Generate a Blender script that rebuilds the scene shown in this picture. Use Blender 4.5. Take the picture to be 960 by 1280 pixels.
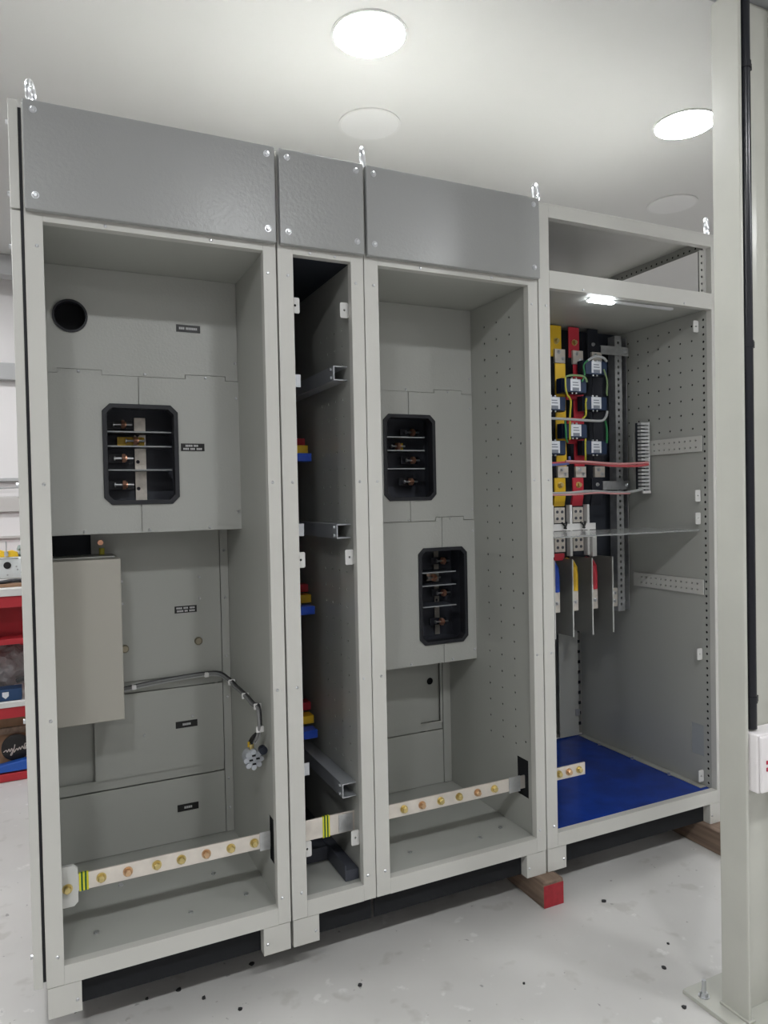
import bpy, bmesh, math, random
from mathutils import Vector, Matrix
from mathutils.geometry import tessellate_polygon

for o in list(bpy.data.objects):
    bpy.data.objects.remove(o)
scene = bpy.context.scene
col = scene.collection
random.seed(7)
PI = math.pi

# ---------------------------------------------------------------- camera
YAW, PITCH, ROLL = math.radians(25.168), math.radians(-1.091), math.radians(-1.162)
CAM = Vector((0.0283, -1.9103, 1.2465))
fwd = Vector((math.sin(YAW) * math.cos(PITCH), math.cos(YAW) * math.cos(PITCH), math.sin(PITCH)))
rt = Vector((math.cos(YAW), -math.sin(YAW), 0))
up = rt.cross(fwd)
rt2 = rt * math.cos(ROLL) + up * math.sin(ROLL)
up2 = -rt * math.sin(ROLL) + up * math.cos(ROLL)
cd = bpy.data.cameras.new('camera')
cam = bpy.data.objects.new('camera', cd)
col.objects.link(cam)
cam.matrix_world = Matrix(((rt2.x, up2.x, -fwd.x, CAM.x), (rt2.y, up2.y, -fwd.y, CAM.y),
                           (rt2.z, up2.z, -fwd.z, CAM.z), (0, 0, 0, 1)))
cd.sensor_fit = 'VERTICAL'
cd.sensor_height = 32.0
cd.lens = 32.0 * 900.0 / 1280.0
cd.clip_start = 0.05
scene.camera = cam

# ---------------------------------------------------------------- world, exposure
w = bpy.data.worlds.new('world'); scene.world = w
w.use_nodes = True
w.node_tree.nodes['Background'].inputs[0].default_value = (0.8, 0.85, 1.0, 1)
w.node_tree.nodes['Background'].inputs[1].default_value = 0.05
vs = scene.view_settings
vs.view_transform = 'Standard'; vs.look = 'None'; vs.gamma = 1.0; vs.use_curve_mapping = False
vs.exposure = 2.28
LAMP = 30.0          # radiance of a lit ceiling lamp
CEIL = 2.70
FLOOR = -0.085

# ---------------------------------------------------------------- materials
MATS = {}
def mat(name, color, rough=0.5, metal=0.0, noise=0.0, nscale=8.0, bump=0.0, bscale=200.0, emit=None,
        spec=0.5, trans=0.0, ior=1.45, coat=0.0, alpha=1.0):
    m = bpy.data.materials.new(name); m.use_nodes = True
    nt = m.node_tree; b = nt.nodes['Principled BSDF']
    b.inputs['Base Color'].default_value = (*color, 1)
    b.inputs['Roughness'].default_value = rough
    b.inputs['Metallic'].default_value = metal
    b.inputs['Specular IOR Level'].default_value = spec
    b.inputs['Transmission Weight'].default_value = trans
    b.inputs['IOR'].default_value = ior
    b.inputs['Coat Weight'].default_value = coat
    b.inputs['Alpha'].default_value = alpha
    tc = nt.nodes.new('ShaderNodeNewGeometry')
    if noise > 0:
        n = nt.nodes.new('ShaderNodeTexNoise'); n.inputs['Scale'].default_value = nscale
        n.inputs['Detail'].default_value = 5
        nt.links.new(tc.outputs['Position'], n.inputs['Vector'])
        r = nt.nodes.new('ShaderNodeValToRGB')
        lo = [max(0, c * (1 - noise)) for c in color]; hi = [min(1, c * (1 + noise)) for c in color]
        r.color_ramp.elements[0].position = 0.3; r.color_ramp.elements[0].color = (*lo, 1)
        r.color_ramp.elements[1].position = 0.7; r.color_ramp.elements[1].color = (*hi, 1)
        nt.links.new(n.outputs['Fac'], r.inputs['Fac'])
        nt.links.new(r.outputs['Color'], b.inputs['Base Color'])
    if bump > 0:
        n2 = nt.nodes.new('ShaderNodeTexNoise'); n2.inputs['Scale'].default_value = bscale
        n2.inputs['Detail'].default_value = 2
        nt.links.new(tc.outputs['Position'], n2.inputs['Vector'])
        bp = nt.nodes.new('ShaderNodeBump'); bp.inputs['Strength'].default_value = bump
        bp.inputs['Distance'].default_value = 0.002
        nt.links.new(n2.outputs['Fac'], bp.inputs['Height'])
        nt.links.new(bp.outputs['Normal'], b.inputs['Normal'])
    if emit:
        b.inputs['Emission Color'].default_value = (*emit[0], 1)
        b.inputs['Emission Strength'].default_value = emit[1]
    MATS[name] = m
    return m

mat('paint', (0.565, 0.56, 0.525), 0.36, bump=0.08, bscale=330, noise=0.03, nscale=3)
mat('panel_paint', (0.325, 0.33, 0.325), 0.28, bump=0.30, bscale=120)  # darker finish of its own, deepened for the weaker light high up
mat('cover_paint_shaded', (0.425, 0.43, 0.405), 0.31, bump=0.25, bscale=130)  # frame paint toned down for the shade on the inner covers
mat('paint_inner_shaded', (0.40, 0.405, 0.375), 0.42, bump=0.06, bscale=330)  # frame paint darkened to put the interior shade into the colour
mat('box_cream', (0.43, 0.41, 0.36), 0.5)
mat('galv', (0.62, 0.63, 0.64), 0.4, 0.85, noise=0.12, nscale=40)
mat('channel', (0.55, 0.57, 0.6), 0.38, 0.6)
mat('bracket', (0.66, 0.66, 0.64), 0.45)
mat('zinc', (0.62, 0.63, 0.65), 0.28, 0.95)
mat('brass', (0.62, 0.50, 0.22), 0.32, 0.9, noise=0.2, nscale=30)
mat('brass_red', (0.60, 0.40, 0.24), 0.34, 0.9)
mat('copper', (0.85, 0.45, 0.30), 0.32, 0.9)
mat('tinned', (0.74, 0.69, 0.63), 0.38, 0.55, noise=0.08, nscale=25)
mat('lug', (0.66, 0.62, 0.56), 0.36, 0.6, noise=0.1, nscale=60)
mat('rubber', (0.016, 0.017, 0.022), 0.5)
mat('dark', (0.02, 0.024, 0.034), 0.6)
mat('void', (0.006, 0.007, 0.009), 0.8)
mat('housing', (0.065, 0.07, 0.088), 0.5)
mat('lock_metal', (0.30, 0.27, 0.20), 0.4, 0.7)
mat('barrier', (0.34, 0.36, 0.37), 0.4)
mat('label_black', (0.008, 0.008, 0.008), 0.35)
mat('label_ink', (0.55, 0.55, 0.55), 0.5)
mat('white_plastic', (0.72, 0.71, 0.70), 0.4)
mat('plug_grey', (0.40, 0.42, 0.45), 0.4)
mat('insulator', (0.62, 0.62, 0.59), 0.45)
mat('yellow', (0.72, 0.45, 0.02), 0.42)
mat('red', (0.52, 0.03, 0.05), 0.42)
mat('blue', (0.01, 0.06, 0.42), 0.42)
mat('black_sleeve', (0.012, 0.014, 0.022), 0.42)
mat('ct_body', (0.014, 0.03, 0.075), 0.4)
mat('ct_side', (0.008, 0.012, 0.024), 0.4)
mat('ct_label', (0.70, 0.72, 0.76), 0.5)
mat('ct_ink', (0.22, 0.24, 0.28), 0.5)
mat('blue_film', (0.005, 0.036, 0.27), 0.22, noise=0.25, nscale=9)
mat('acrylic', (0.86, 0.88, 0.87), 0.16, trans=0.78, ior=1.25)
mat('barrier_plate', (0.30, 0.30, 0.28), 0.3, trans=0.35, ior=1.3)
mat('barrier_edge', (0.62, 0.63, 0.60), 0.4)
mat('wire_black', (0.02, 0.02, 0.022), 0.45)
mat('wire_red', (0.55, 0.10, 0.11), 0.45)
mat('wire_pink', (0.62, 0.30, 0.30), 0.45)
mat('wire_blue', (0.12, 0.14, 0.35), 0.45)
mat('wire_grey', (0.40, 0.41, 0.41), 0.45)
mat('wire_green', (0.03, 0.20, 0.07), 0.45)
mat('wire_yellow', (0.48, 0.43, 0.04), 0.45)
mat('wire_lime', (0.22, 0.32, 0.15), 0.45)
mat('duct', (0.52, 0.53, 0.53), 0.5)
mat('sheath', (0.28, 0.28, 0.28), 0.25, trans=0.3, ior=1.3)
mat('tape_yellow', (0.70, 0.66, 0.03), 0.45)
mat('tape_green', (0.01, 0.10, 0.03), 0.45)
mat('wood_red', (0.34, 0.02, 0.03), 0.55, noise=0.15, nscale=60)
mat('column_paint', (0.50, 0.50, 0.45), 0.22, noise=0.05, nscale=5, coat=0.4)
mat('beam_paint', (0.34, 0.35, 0.36), 0.5)
mat('ceiling_paint', (0.58, 0.58, 0.565), 0.55, noise=0.012, nscale=1.5)
mat('wall_white', (0.74, 0.715, 0.71), 0.7)
mat('wall_band', (0.50, 0.48, 0.46), 0.7)
mat('trim_grey', (0.40, 0.40, 0.40), 0.6)
mat('lamp_on', (1, 1, 1), 0.5, emit=((0.96, 0.98, 1.0), LAMP))
mat('lamp_off', (0.65, 0.65, 0.64), 0.4)
mat('lamp_rim', (0.60, 0.60, 0.585), 0.4)
mat('led_on', (1, 1, 1), 0.5, emit=((0.9, 0.95, 1.0), 9.0))
mat('led_body', (0.75, 0.76, 0.78), 0.3)
mat('pipe_black', (0.008, 0.009, 0.014), 0.25)
mat('socket_white', (0.80, 0.77, 0.77), 0.35)
mat('neon_red', (0.45, 0.02, 0.06), 0.3)
mat('rack_red', (0.45, 0.025, 0.035), 0.5)
mat('rack_white', (0.70, 0.69, 0.67), 0.5)
mat('cardboard', (0.30, 0.18, 0.11), 0.85, noise=0.1, nscale=20)
mat('lid_black', (0.012, 0.01, 0.01), 0.4)
mat('script_white', (0.55, 0.48, 0.45), 0.5)
mat('plastic_wrap', (0.42, 0.40, 0.40), 0.18, trans=0.4, ior=1.2, bump=0.9, bscale=30)
mat('navy_box', (0.015, 0.05, 0.13), 0.5)
mat('tarp_blue', (0.015, 0.09, 0.42), 0.4, bump=0.6, bscale=25)
mat('device_white', (0.72, 0.75, 0.75), 0.35)
mat('grey_green', (0.26, 0.31, 0.29), 0.5)
mat('chip_dark', (0.02, 0.02, 0.022), 0.7)
mat('chip_light', (0.45, 0.44, 0.42), 0.6)

def wood_material():
    m = bpy.data.materials.new('wood'); m.use_nodes = True
    nt = m.node_tree; b = nt.nodes['Principled BSDF']; b.inputs['Roughness'].default_value = 0.75
    g = nt.nodes.new('ShaderNodeNewGeometry')
    mp = nt.nodes.new('ShaderNodeMapping'); mp.inputs['Scale'].default_value = (55, 4, 55)
    n = nt.nodes.new('ShaderNodeTexNoise'); n.inputs['Scale'].default_value = 1.0; n.inputs['Detail'].default_value = 6
    r = nt.nodes.new('ShaderNodeValToRGB')
    r.color_ramp.elements[0].position = 0.3; r.color_ramp.elements[0].color = (0.12, 0.08, 0.058, 1)
    r.color_ramp.elements[1].position = 0.75; r.color_ramp.elements[1].color = (0.28, 0.20, 0.145, 1)
    nt.links.new(g.outputs['Position'], mp.inputs['Vector']); nt.links.new(mp.outputs['Vector'], n.inputs['Vector'])
    nt.links.new(n.outputs['Fac'], r.inputs['Fac']); nt.links.new(r.outputs['Color'], b.inputs['Base Color'])
    MATS['wood'] = m
wood_material()

def floor_material():
    m = bpy.data.materials.new('floor_epoxy'); m.use_nodes = True
    nt = m.node_tree; b = nt.nodes['Principled BSDF']
    g = nt.nodes.new('ShaderNodeNewGeometry')
    def noise(s, d=5):
        n = nt.nodes.new('ShaderNodeTexNoise'); n.inputs['Scale'].default_value = s; n.inputs['Detail'].default_value = d
        nt.links.new(g.outputs['Position'], n.inputs['Vector']); return n
    def ramp(p0, c0, p1, c1, src):
        r = nt.nodes.new('ShaderNodeValToRGB')
        r.color_ramp.elements[0].position = p0; r.color_ramp.elements[0].color = c0
        r.color_ramp.elements[1].position = p1; r.color_ramp.elements[1].color = c1
        nt.links.new(src, r.inputs['Fac']); return r
    base = ramp(0.3, (0.50, 0.49, 0.47, 1), 0.7, (0.58, 0.57, 0.55, 1), noise(2.2).outputs['Fac'])
    blot = ramp(0.62, (1, 1, 1, 1), 0.70, (0.86, 0.855, 0.84, 1), noise(11.0, 3).outputs['Fac'])
    speck = ramp(0.72, (1, 1, 1, 1), 0.76, (0.55, 0.55, 0.55, 1), noise(38.0, 2).outputs['Fac'])
    light = ramp(0.66, (0, 0, 0, 1), 0.72, (0.10, 0.10, 0.10, 1), noise(19.0, 6).outputs['Fac'])
    def mix(t, a, c):
        x = nt.nodes.new('ShaderNodeMix'); x.data_type = 'RGBA'; x.blend_type = t; x.inputs[0].default_value = 1
        nt.links.new(a, x.inputs[6]); nt.links.new(c, x.inputs[7]); return x.outputs[2]
    c = mix('MULTIPLY', base.outputs[0], blot.outputs[0]); c = mix('MULTIPLY', c, speck.outputs[0]); c = mix('ADD', c, light.outputs[0])
    nt.links.new(c, b.inputs['Base Color'])
    rr = ramp(0.3, (0.32, 0.32, 0.32, 1), 0.7, (0.5, 0.5, 0.5, 1), noise(5.0).outputs['Fac'])
    nt.links.new(rr.outputs[0], b.inputs['Roughness'])
    MATS['floor_epoxy'] = m
floor_material()

# ---------------------------------------------------------------- builders
ROOT = {}            # object name -> world location of its root, so children can use world coordinates
def origin(parent):
    while parent is not None and parent.parent is not None:
        parent = parent.parent
    return Vector(parent.location) if parent is not None else Vector((0, 0, 0))

class MB:
    def __init__(s): s.bm = bmesh.new()
    def box(s, x0, x1, y0, y1, z0, z1):
        v = [s.bm.verts.new(p) for p in ((x0, y0, z0), (x1, y0, z0), (x1, y1, z0), (x0, y1, z0),
                                         (x0, y0, z1), (x1, y0, z1), (x1, y1, z1), (x0, y1, z1))]
        for f in ((0, 3, 2, 1), (4, 5, 6, 7), (0, 1, 5, 4), (1, 2, 6, 5), (2, 3, 7, 6), (3, 0, 4, 7)):
            s.bm.faces.new([v[i] for i in f])
        return s
    def cyl(s, c, r, h, axis='Y', n=16, r2=None, rot=0.0):
        """cylinder / cone from c along +axis by h"""
        r2 = r if r2 is None else r2
        A = {'X': (1, 2, 0), 'Y': (0, 2, 1), 'Z': (0, 1, 2)}[axis]
        rings = []
        for rr, hh in ((r, 0), (r2, h)):
            ring = []
            for k in range(n):
                a = 2 * PI * k / n + rot
                p = [0, 0, 0]; p[A[0]] = c[A[0]] + rr * math.cos(a); p[A[1]] = c[A[1]] + rr * math.sin(a); p[A[2]] = c[A[2]] + hh
                ring.append(s.bm.verts.new(p))
            rings.append(ring)
        for k in range(n):
            s.bm.faces.new((rings[0][k], rings[0][(k + 1) % n], rings[1][(k + 1) % n], rings[1][k]))
        s.bm.faces.new(rings[0]); s.bm.faces.new(rings[1])
        return s
    def plate(s, outer, holes, axis, c0, c1):
        """flat polygon with holes, given in the two other axes, thick from c0 to c1"""
        A = {'X': (1, 2, 0), 'Y': (0, 2, 1), 'Z': (0, 1, 2)}[axis]
        loops = [list(outer)] + [list(h) for h in holes]
        flat = [p for l in loops for p in l]
        tris = tessellate_polygon([[Vector((p[0], p[1], 0)) for p in l] for l in loops])
        vv = []
        for c in (c0, c1):
            row = []
            for p in flat:
                q = [0, 0, 0]; q[A[0]] = p[0]; q[A[1]] = p[1]; q[A[2]] = c
                row.append(s.bm.verts.new(q))
            vv.append(row)
        for t in tris:
            for row in vv:
                try: s.bm.faces.new([row[i] for i in t])
                except ValueError: pass
        i = 0
        for l in loops:
            n = len(l)
            for k in range(n):
                a, b = i + k, i + (k + 1) % n
                s.bm.faces.new((vv[0][a], vv[0][b], vv[1][b], vv[1][a]))
            i += n
        return s
    def tube(s, pts, r, n=8, closed=False):
        pts = [Vector(p) for p in pts]; m = len(pts); rings = []
        ref = Vector((0.31, 0.17, 0.93))
        for i, p in enumerate(pts):
            a = pts[i - 1] if (i > 0 or closed) else p
            b = pts[(i + 1) % m] if (i < m - 1 or closed) else p
            t = (b - a).normalized()
            u = t.cross(ref)
            if u.length < 1e-3: u = t.cross(Vector((1, 0, 0)))
            u.normalize(); v = t.cross(u)
            rr = r[i] if isinstance(r, (list, tuple)) else r
            rings.append([s.bm.verts.new(p + (u * math.cos(2 * PI * k / n) + v * math.sin(2 * PI * k / n)) * rr) for k in range(n)])
        for i in range(m if closed else m - 1):
            A, B = rings[i], rings[(i + 1) % m]
            for k in range(n):
                s.bm.faces.new((A[k], A[(k + 1) % n], B[(k + 1) % n], B[k]))
        if not closed:
            s.bm.faces.new(rings[0]); s.bm.faces.new(rings[-1])
        return s
    def mesh(s, name, m):
        bmesh.ops.recalc_face_normals(s.bm, faces=s.bm.faces)
        me = bpy.data.meshes.new(name); s.bm.to_mesh(me); s.bm.free()
        me.materials.append(MATS[m]); return me
    def build(s, name, m, parent=None, bevel=0.0, smooth=False, label=None, kind=None, loc=None):
        """vertices are in world coordinates; they become relative to the root thing (or to loc)"""
        o0 = origin(parent) if parent is not None else Vector(loc if loc else (0, 0, 0))
        for v in s.bm.verts: v.co -= o0
        me = s.mesh(name, m)
        if smooth:
            for p in me.polygons: p.use_smooth = True
        o = bpy.data.objects.new(name, me); col.objects.link(o)
        if parent is not None: o.parent = parent
        else: o.location = o0
        if bevel > 0:
            b = o.modifiers.new('bevel', 'BEVEL'); b.width = bevel; b.segments = 2; b.limit_method = 'ANGLE'
            b.harden_normals = False
        if smooth:
            e = o.modifiers.new('edge', 'EDGE_SPLIT'); e.split_angle = math.radians(35)
        if label: o['label'] = label
        if kind: o['kind'] = kind
        return o

def tag(o, label, cat, group=None):
    o['label'] = label; o['category'] = cat
    if group: o['group'] = group
    return o
def thing(name, loc, label, cat, group=None):
    o = bpy.data.objects.new(name, None); col.objects.link(o); o.location = loc
    o.empty_display_size = 0.05
    return tag(o, label, cat, group)
def structure(o): o['kind'] = 'structure'; return o
def stamp(name, me, parent, pos, rot=None):
    """one more copy of a shared mesh as a part of a thing, at a world position"""
    o = bpy.data.objects.new(name, me); col.objects.link(o); o.parent = parent
    o.location = Vector(pos) - origin(parent)
    if rot: o.rotation_euler = rot
    return o
def smooth_path(pts, n=6):
    pts = [Vector(p) for p in pts]; out = []
    P = [pts[0]] + pts + [pts[-1]]
    for i in range(1, len(P) - 2):
        for k in range(n):
            t = k / n
            a, b, c, d = P[i - 1], P[i], P[i + 1], P[i + 2]
            out.append(0.5 * ((2 * b) + (c - a) * t + (2 * a - 5 * b + 4 * c - d) * t * t + (3 * b - a - 3 * c + d) * t ** 3))
    out.append(pts[-1]); return out
def ngon(cx, cy, r, n=8, rot=0.0):
    return [(cx + r * math.cos(2 * PI * k / n + rot), cy + r * math.sin(2 * PI * k / n + rot)) for k in range(n)]
def rrect(x0, x1, y0, y1, c):
    return [(x0 + c, y0), (x1 - c, y0), (x1, y0 + c), (x1, y1 - c), (x1 - c, y1), (x0 + c, y1), (x0, y1 - c), (x0, y0 + c)]

# shared small hardware meshes (centred at the origin, head towards -Y)
def screw_mesh():
    b = MB(); b.cyl((0, -0.0015, 0), 0.0085, 0.0015, 'Y', 16)
    b.cyl((0, -0.0045, 0), 0.0062, 0.003, 'Y', 14); b.cyl((0, -0.0065, 0), 0.0038, 0.002, 'Y', 14, 0.0062)
    return b.mesh('screw', 'zinc')
def hexbolt_mesh(m, s=1.0):
    b = MB(); b.cyl((0, -0.002 * s, 0), 0.0105 * s, 0.002 * s, 'Y', 18)
    b.cyl((0, -0.010 * s, 0), 0.0078 * s, 0.008 * s, 'Y', 6, rot=0.3)
    b.cyl((0, -0.0115 * s, 0), 0.0062 * s, 0.0015 * s, 'Y', 6, 0.0078 * s, rot=0.3)
    return b.mesh('bolt', m)
SCREW = screw_mesh()
SMALL = MB().cyl((0, -0.001, 0), 0.0042, 0.001, 'Y', 12).cyl((0, -0.0028, 0), 0.0022, 0.0018, 'Y', 12, 0.0042).mesh('small_screw', 'zinc')
BOLT_B = hexbolt_mesh('brass', 1.2); BOLT_R = hexbolt_mesh('brass_red', 1.2); BOLT_Z = hexbolt_mesh('zinc', 0.75)
BOLT_C = hexbolt_mesh('copper', 0.8)
TAB = MB().plate(rrect(-0.013, 0.013, -0.022, 0.022, 0.003), [ngon(0, 0, 0.0035)], 'Y', -0.0015, 0.0015).mesh('hinge_tab', 'bracket')

# ---------------------------------------------------------------- room
RX0, RX1, RY0, RY1 = -4.0, 7.0, -6.2, 3.10
structure(MB().box(RX0, RX1, RY0, RY1, FLOOR - 0.1, FLOOR).build('floor', 'floor_epoxy'))
structure(MB().box(RX0, RX1, RY0, RY1, CEIL, CEIL + 0.1).build('ceiling', 'ceiling_paint'))
wb = structure(MB().box(RX0, RX1, RY1, RY1 + 0.1, FLOOR, CEIL).build('wall_back', 'wall_white'))
structure(MB().box(RX0, RX1, RY0 - 0.1, RY0, FLOOR, CEIL).build('wall_front', 'wall_white'))
structure(MB().box(RX0 - 0.1, RX0, RY0, RY1, FLOOR, CEIL).build('wall_left', 'wall_white'))
structure(MB().box(RX1, RX1 + 0.1, RY0, RY1, FLOOR, CEIL).build('wall_right', 'wall_white'))
# bands and ledges running along the far wall
structure(MB().box(RX0, RX1, 2.79, 2.90, 2.583, CEIL).build('trim_1', 'trim_grey', bevel=0.004))
structure(MB().box(RX0, RX1, RY1 - 0.06, RY1, 2.016, 2.118).build('trim_2', 'trim_grey', bevel=0.004))
structure(MB().box(RX0, RX1, RY1 - 0.04, RY1, 1.397, 1.417).build('trim_3', 'trim_grey', bevel=0.003))
structure(MB().box(RX0, RX1, RY1 - 0.03, RY1, 1.21, 1.30).build('trim_4', 'wall_band', bevel=0.004))
structure(MB().box(RX0, RX1, RY1 - 0.02, RY1, 1.046, 1.062).build('trim_5', 'wall_band', bevel=0.003))
# roof beam that meets the steel column
bm_ = MB(); bm_.box(RX0, RX1, -0.665, -0.655, 2.482, CEIL).box(RX0, RX1, -0.70, -0.62, 2.47, 2.482)
structure(bm_.build('trim_6', 'beam_paint', bevel=0.002))

# ceiling lamps: a shallow ring and a diffuser each
def ceiling_lamp(x, y, lit, label, group):
    t = thing('ceiling_light', (x, y, CEIL), label, 'light', group)
    r = 0.1145
    b = MB(); b.plate(ngon(x, y, r + 0.006, 40), [ngon(x, y, r - 0.003, 40)], 'Z', CEIL - 0.0045, CEIL)
    b.build('trim_ring', 'lamp_rim', t)
    b = MB(); b.cyl((x, y, CEIL - 0.0042), r - 0.003, 0.004, 'Z', 40)
    b.build('diffuser', 'lamp_on' if lit else 'lamp_off', t)
    return t
ceiling_lamp(0.986, 0.163, True, 'brightly lit round ceiling light, nearer the picture centre above the cabinets', 'lit ceiling lights')
ceiling_lamp(2.354, 0.172, True, 'brightly lit round ceiling light beside the steel column', 'lit ceiling lights')
ceiling_lamp(1.206, 0.656, False, 'pale unlit round ceiling light just below the central lit one', 'unlit ceiling lights')
ceiling_lamp(2.927, 0.770, False, 'pale unlit round ceiling light above the open-topped cabinet', 'unlit ceiling lights')
for y, dy in ((-1.98, 'first'),):
    for x, dx in ((-1.75, 'leftmost'), (-0.38, 'second'), (0.986, 'third'), (2.35, 'fourth'), (3.72, 'rightmost')):
        ceiling_lamp(x, y, True, '%s lit ceiling light of the %s row in front of the cabinets' % (dx, dy), 'ceiling lights out of view')
for x, y, d in ((-1.1, -4.9, 'left behind the camera'), (1.6, -4.9, 'centrally behind the camera'), (4.3, -4.9, 'right behind the camera'),  # unseen lamps added to raise the bounce light on the ceiling
                (-1.75, 0.163, 'far left of the cabinets'), (-0.38, 0.163, 'just left of the cabinets'), (3.72, 0.163, 'right of the steel column'), (5.1, 0.163, 'at the far right of the room'),
                (-1.75, 1.9, 'over the far red rack'), (-0.38, 1.9, 'behind the left-end cabinet'), (5.3, 1.9, 'in the far right corner')):
    ceiling_lamp(x, y, True, 'added lit round ceiling light ' + d, 'ceiling lights out of view')

# ---------------------------------------------------------------- cabinets
ZB, OZ0, OZ1, OZ2, OZ3, ZT = 0.0762, 0.1226, 1.9246, 1.9818, 2.1545, 2.200
ZP = 1.943
DEP = 0.80
PD = 0.025
def cabinet(x0, x1, ol, orr, label, panel=True, feet=(True, True), wl=0.010, wr=0.008, wall_holes=(), wall_outer=None,
            wall_holes_l=(), floor_mat='paint_inner_shaded', ceil_mat='paint_inner_shaded', back_mat='paint_inner_shaded'):
    t = thing('switchgear_cabinet', ((x0 + x1) / 2, 0.0, 0.0), label, 'cabinet', 'switchgear cabinets standing side by side')
    P = 'paint'
    MB().box(x0, ol, 0, PD, ZB, ZT - 0.006).build('front_post', P, t, 0.0015)
    MB().box(orr, x1, 0, PD, ZB, ZT - 0.006).build('front_post', P, t, 0.0015)
    MB().box(x0, x0 + 0.04, DEP - 0.045, DEP, ZB, ZT - 0.006).build('rear_post', P, t, 0.0015)
    MB().box(x1 - 0.04, x1, DEP - 0.045, DEP, ZB, ZT - 0.006).build('rear_post', P, t, 0.0015)
    MB().box(ol, orr, 0, PD, ZB, OZ0).build('bottom_rail', P, t)
    MB().box(ol, orr, 0, PD, OZ1, OZ2).build('middle_rail', P, t)
    MB().box(ol, orr, 0, PD, OZ3, ZT - 0.006).build('top_rail', P, t)
    MB().box(ol, orr, DEP - 0.045, DEP, ZB, OZ0).build('rear_rail', P, t)
    MB().box(x0, x1, 0, DEP, ZT - 0.006, ZT).build('roof', P, t, 0.0015)
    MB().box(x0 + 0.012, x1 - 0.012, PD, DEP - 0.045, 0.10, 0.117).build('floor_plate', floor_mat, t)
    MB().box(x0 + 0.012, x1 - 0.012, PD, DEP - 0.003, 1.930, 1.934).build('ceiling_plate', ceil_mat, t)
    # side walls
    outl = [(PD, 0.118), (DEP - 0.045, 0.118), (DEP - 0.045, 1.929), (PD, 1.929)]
    MB().plate(outl, wall_holes_l, 'X', x0 + wl, x0 + wl + 0.002).build('side_wall', 'paint_inner_shaded', t)
    MB().plate(outl, wall_holes, 'X', orr + wr, orr + wr + 0.002).build('side_wall', 'paint_inner_shaded', t)
    MB().box(orr + wr + 0.006, orr + wr + 0.008, PD + 0.005, DEP - 0.05, 0.12, 1.928).build('wall_backing', 'void', t)  # black sheet added so the wall holes look dark
    MB().box(x0 + 0.02, x1 - 0.02, PD + 0.02, DEP - 0.05, ZB + 0.002, ZB + 0.006).build('base_shade_sheet', 'void', t)  # black sheet added underneath to cut the bounce light
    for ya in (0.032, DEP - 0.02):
        MB().box(x0 + (0.079 if feet[0] and ya < 0.1 else 0.004), x1 - (0.079 if feet[1] and ya < 0.1 else 0.004), ya, ya + 0.004, 0.001, ZB - 0.001).build('base_shade_strip', 'void', t, label='black strip added for the shade under the cabinet')  # black strips standing in for the deep shade under the cabinets
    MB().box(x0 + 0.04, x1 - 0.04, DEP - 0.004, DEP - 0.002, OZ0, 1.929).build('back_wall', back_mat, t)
    if panel:
        MB().box(x0 + 0.003, x1 - 0.003, -0.020, -0.002, ZP, ZT).build('cover_panel', 'panel_paint', t, 0.003)
        for sx in (x0 + 0.026, x1 - 0.026):
            for sz in (ZP + 0.034, ZT - 0.023):
                stamp('screw', SCREW, t, (sx, -0.020, sz))
    for sx in ((x0 + ol) / 2 + 0.006, (orr + x1) / 2 - 0.006):
        for sz in (1.865, 1.296, 0.725, 0.148):
            stamp('small_screw', SMALL, t, (sx, 0, sz))
    for sx in (ol + 0.14 * (1 if orr - ol > 0.3 else 0.35), orr - 0.14 * (1 if orr - ol > 0.3 else 0.35)):
        stamp('small_screw', SMALL, t, (sx, 0, OZ1 + 0.008))
    fw = 0.078
    for k, (fx0, fx1) in enumerate(((x0 + 0.002, x0 + fw), (x1 - fw, x1 - 0.002))):
        if feet[k]:
            for ya, yb in ((0.0015, 0.075), (DEP - 0.095, DEP - 0.0215)):
                b = MB(); b.box(fx0, fx1, ya, ya + 0.003, 0, ZB - 0.0015)
                b.box(fx0, fx1, yb - 0.003, yb, 0, ZB - 0.0015)
                b.box(fx0, fx0 + 0.003, ya + 0.003, yb - 0.003, 0, ZB - 0.0015); b.box(fx1 - 0.003, fx1, ya + 0.003, yb - 0.003, 0, ZB - 0.0015)
                b.box(fx0 + 0.003, fx1 - 0.003, ya + 0.003, yb - 0.003, 0, 0.003)
                b.build('foot', P, t)
            stamp('small_screw', SMALL, t, ((fx1 - 0.010) if k == 0 else (fx0 + 0.010), 0.0015, 0.030))
    return t

def tabs(t, xs, zs):
    for z in zs:
        for x in xs:
            stamp('hinge_tab', TAB, t, (x, PD + 0.006, z))

def black_label(t, x0, x1, z0, z1, y, rows):
    """engraved black label; rows = list of (z fraction, [(u0,u1), ...]) with one short bar for each illegible word"""
    o = MB().box(x0, x1, y - 0.002, y, z0, z1).build('label_plate', 'label_black', t, label='small black engraved label')
    b = MB(); hh = (z1 - z0) * (0.13 if len(rows) > 1 else 0.16)
    for fz, words in rows:
        zc = z0 + (z1 - z0) * fz
        for u0, u1 in words:
            n = max(2, int((u1 - u0) / 0.055))
            for k in range(n):                       # letter-sized strokes of a word too small to read
                a = u0 + (u1 - u0) * k / n; c = a + (u1 - u0) / n * 0.74
                b.box(x0 + (x1 - x0) * a, x0 + (x1 - x0) * c, y - 0.0024, y - 0.0021, zc - hh, zc + hh)
    b.build('lettering', 'label_ink', o, kind='stuff')

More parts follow.
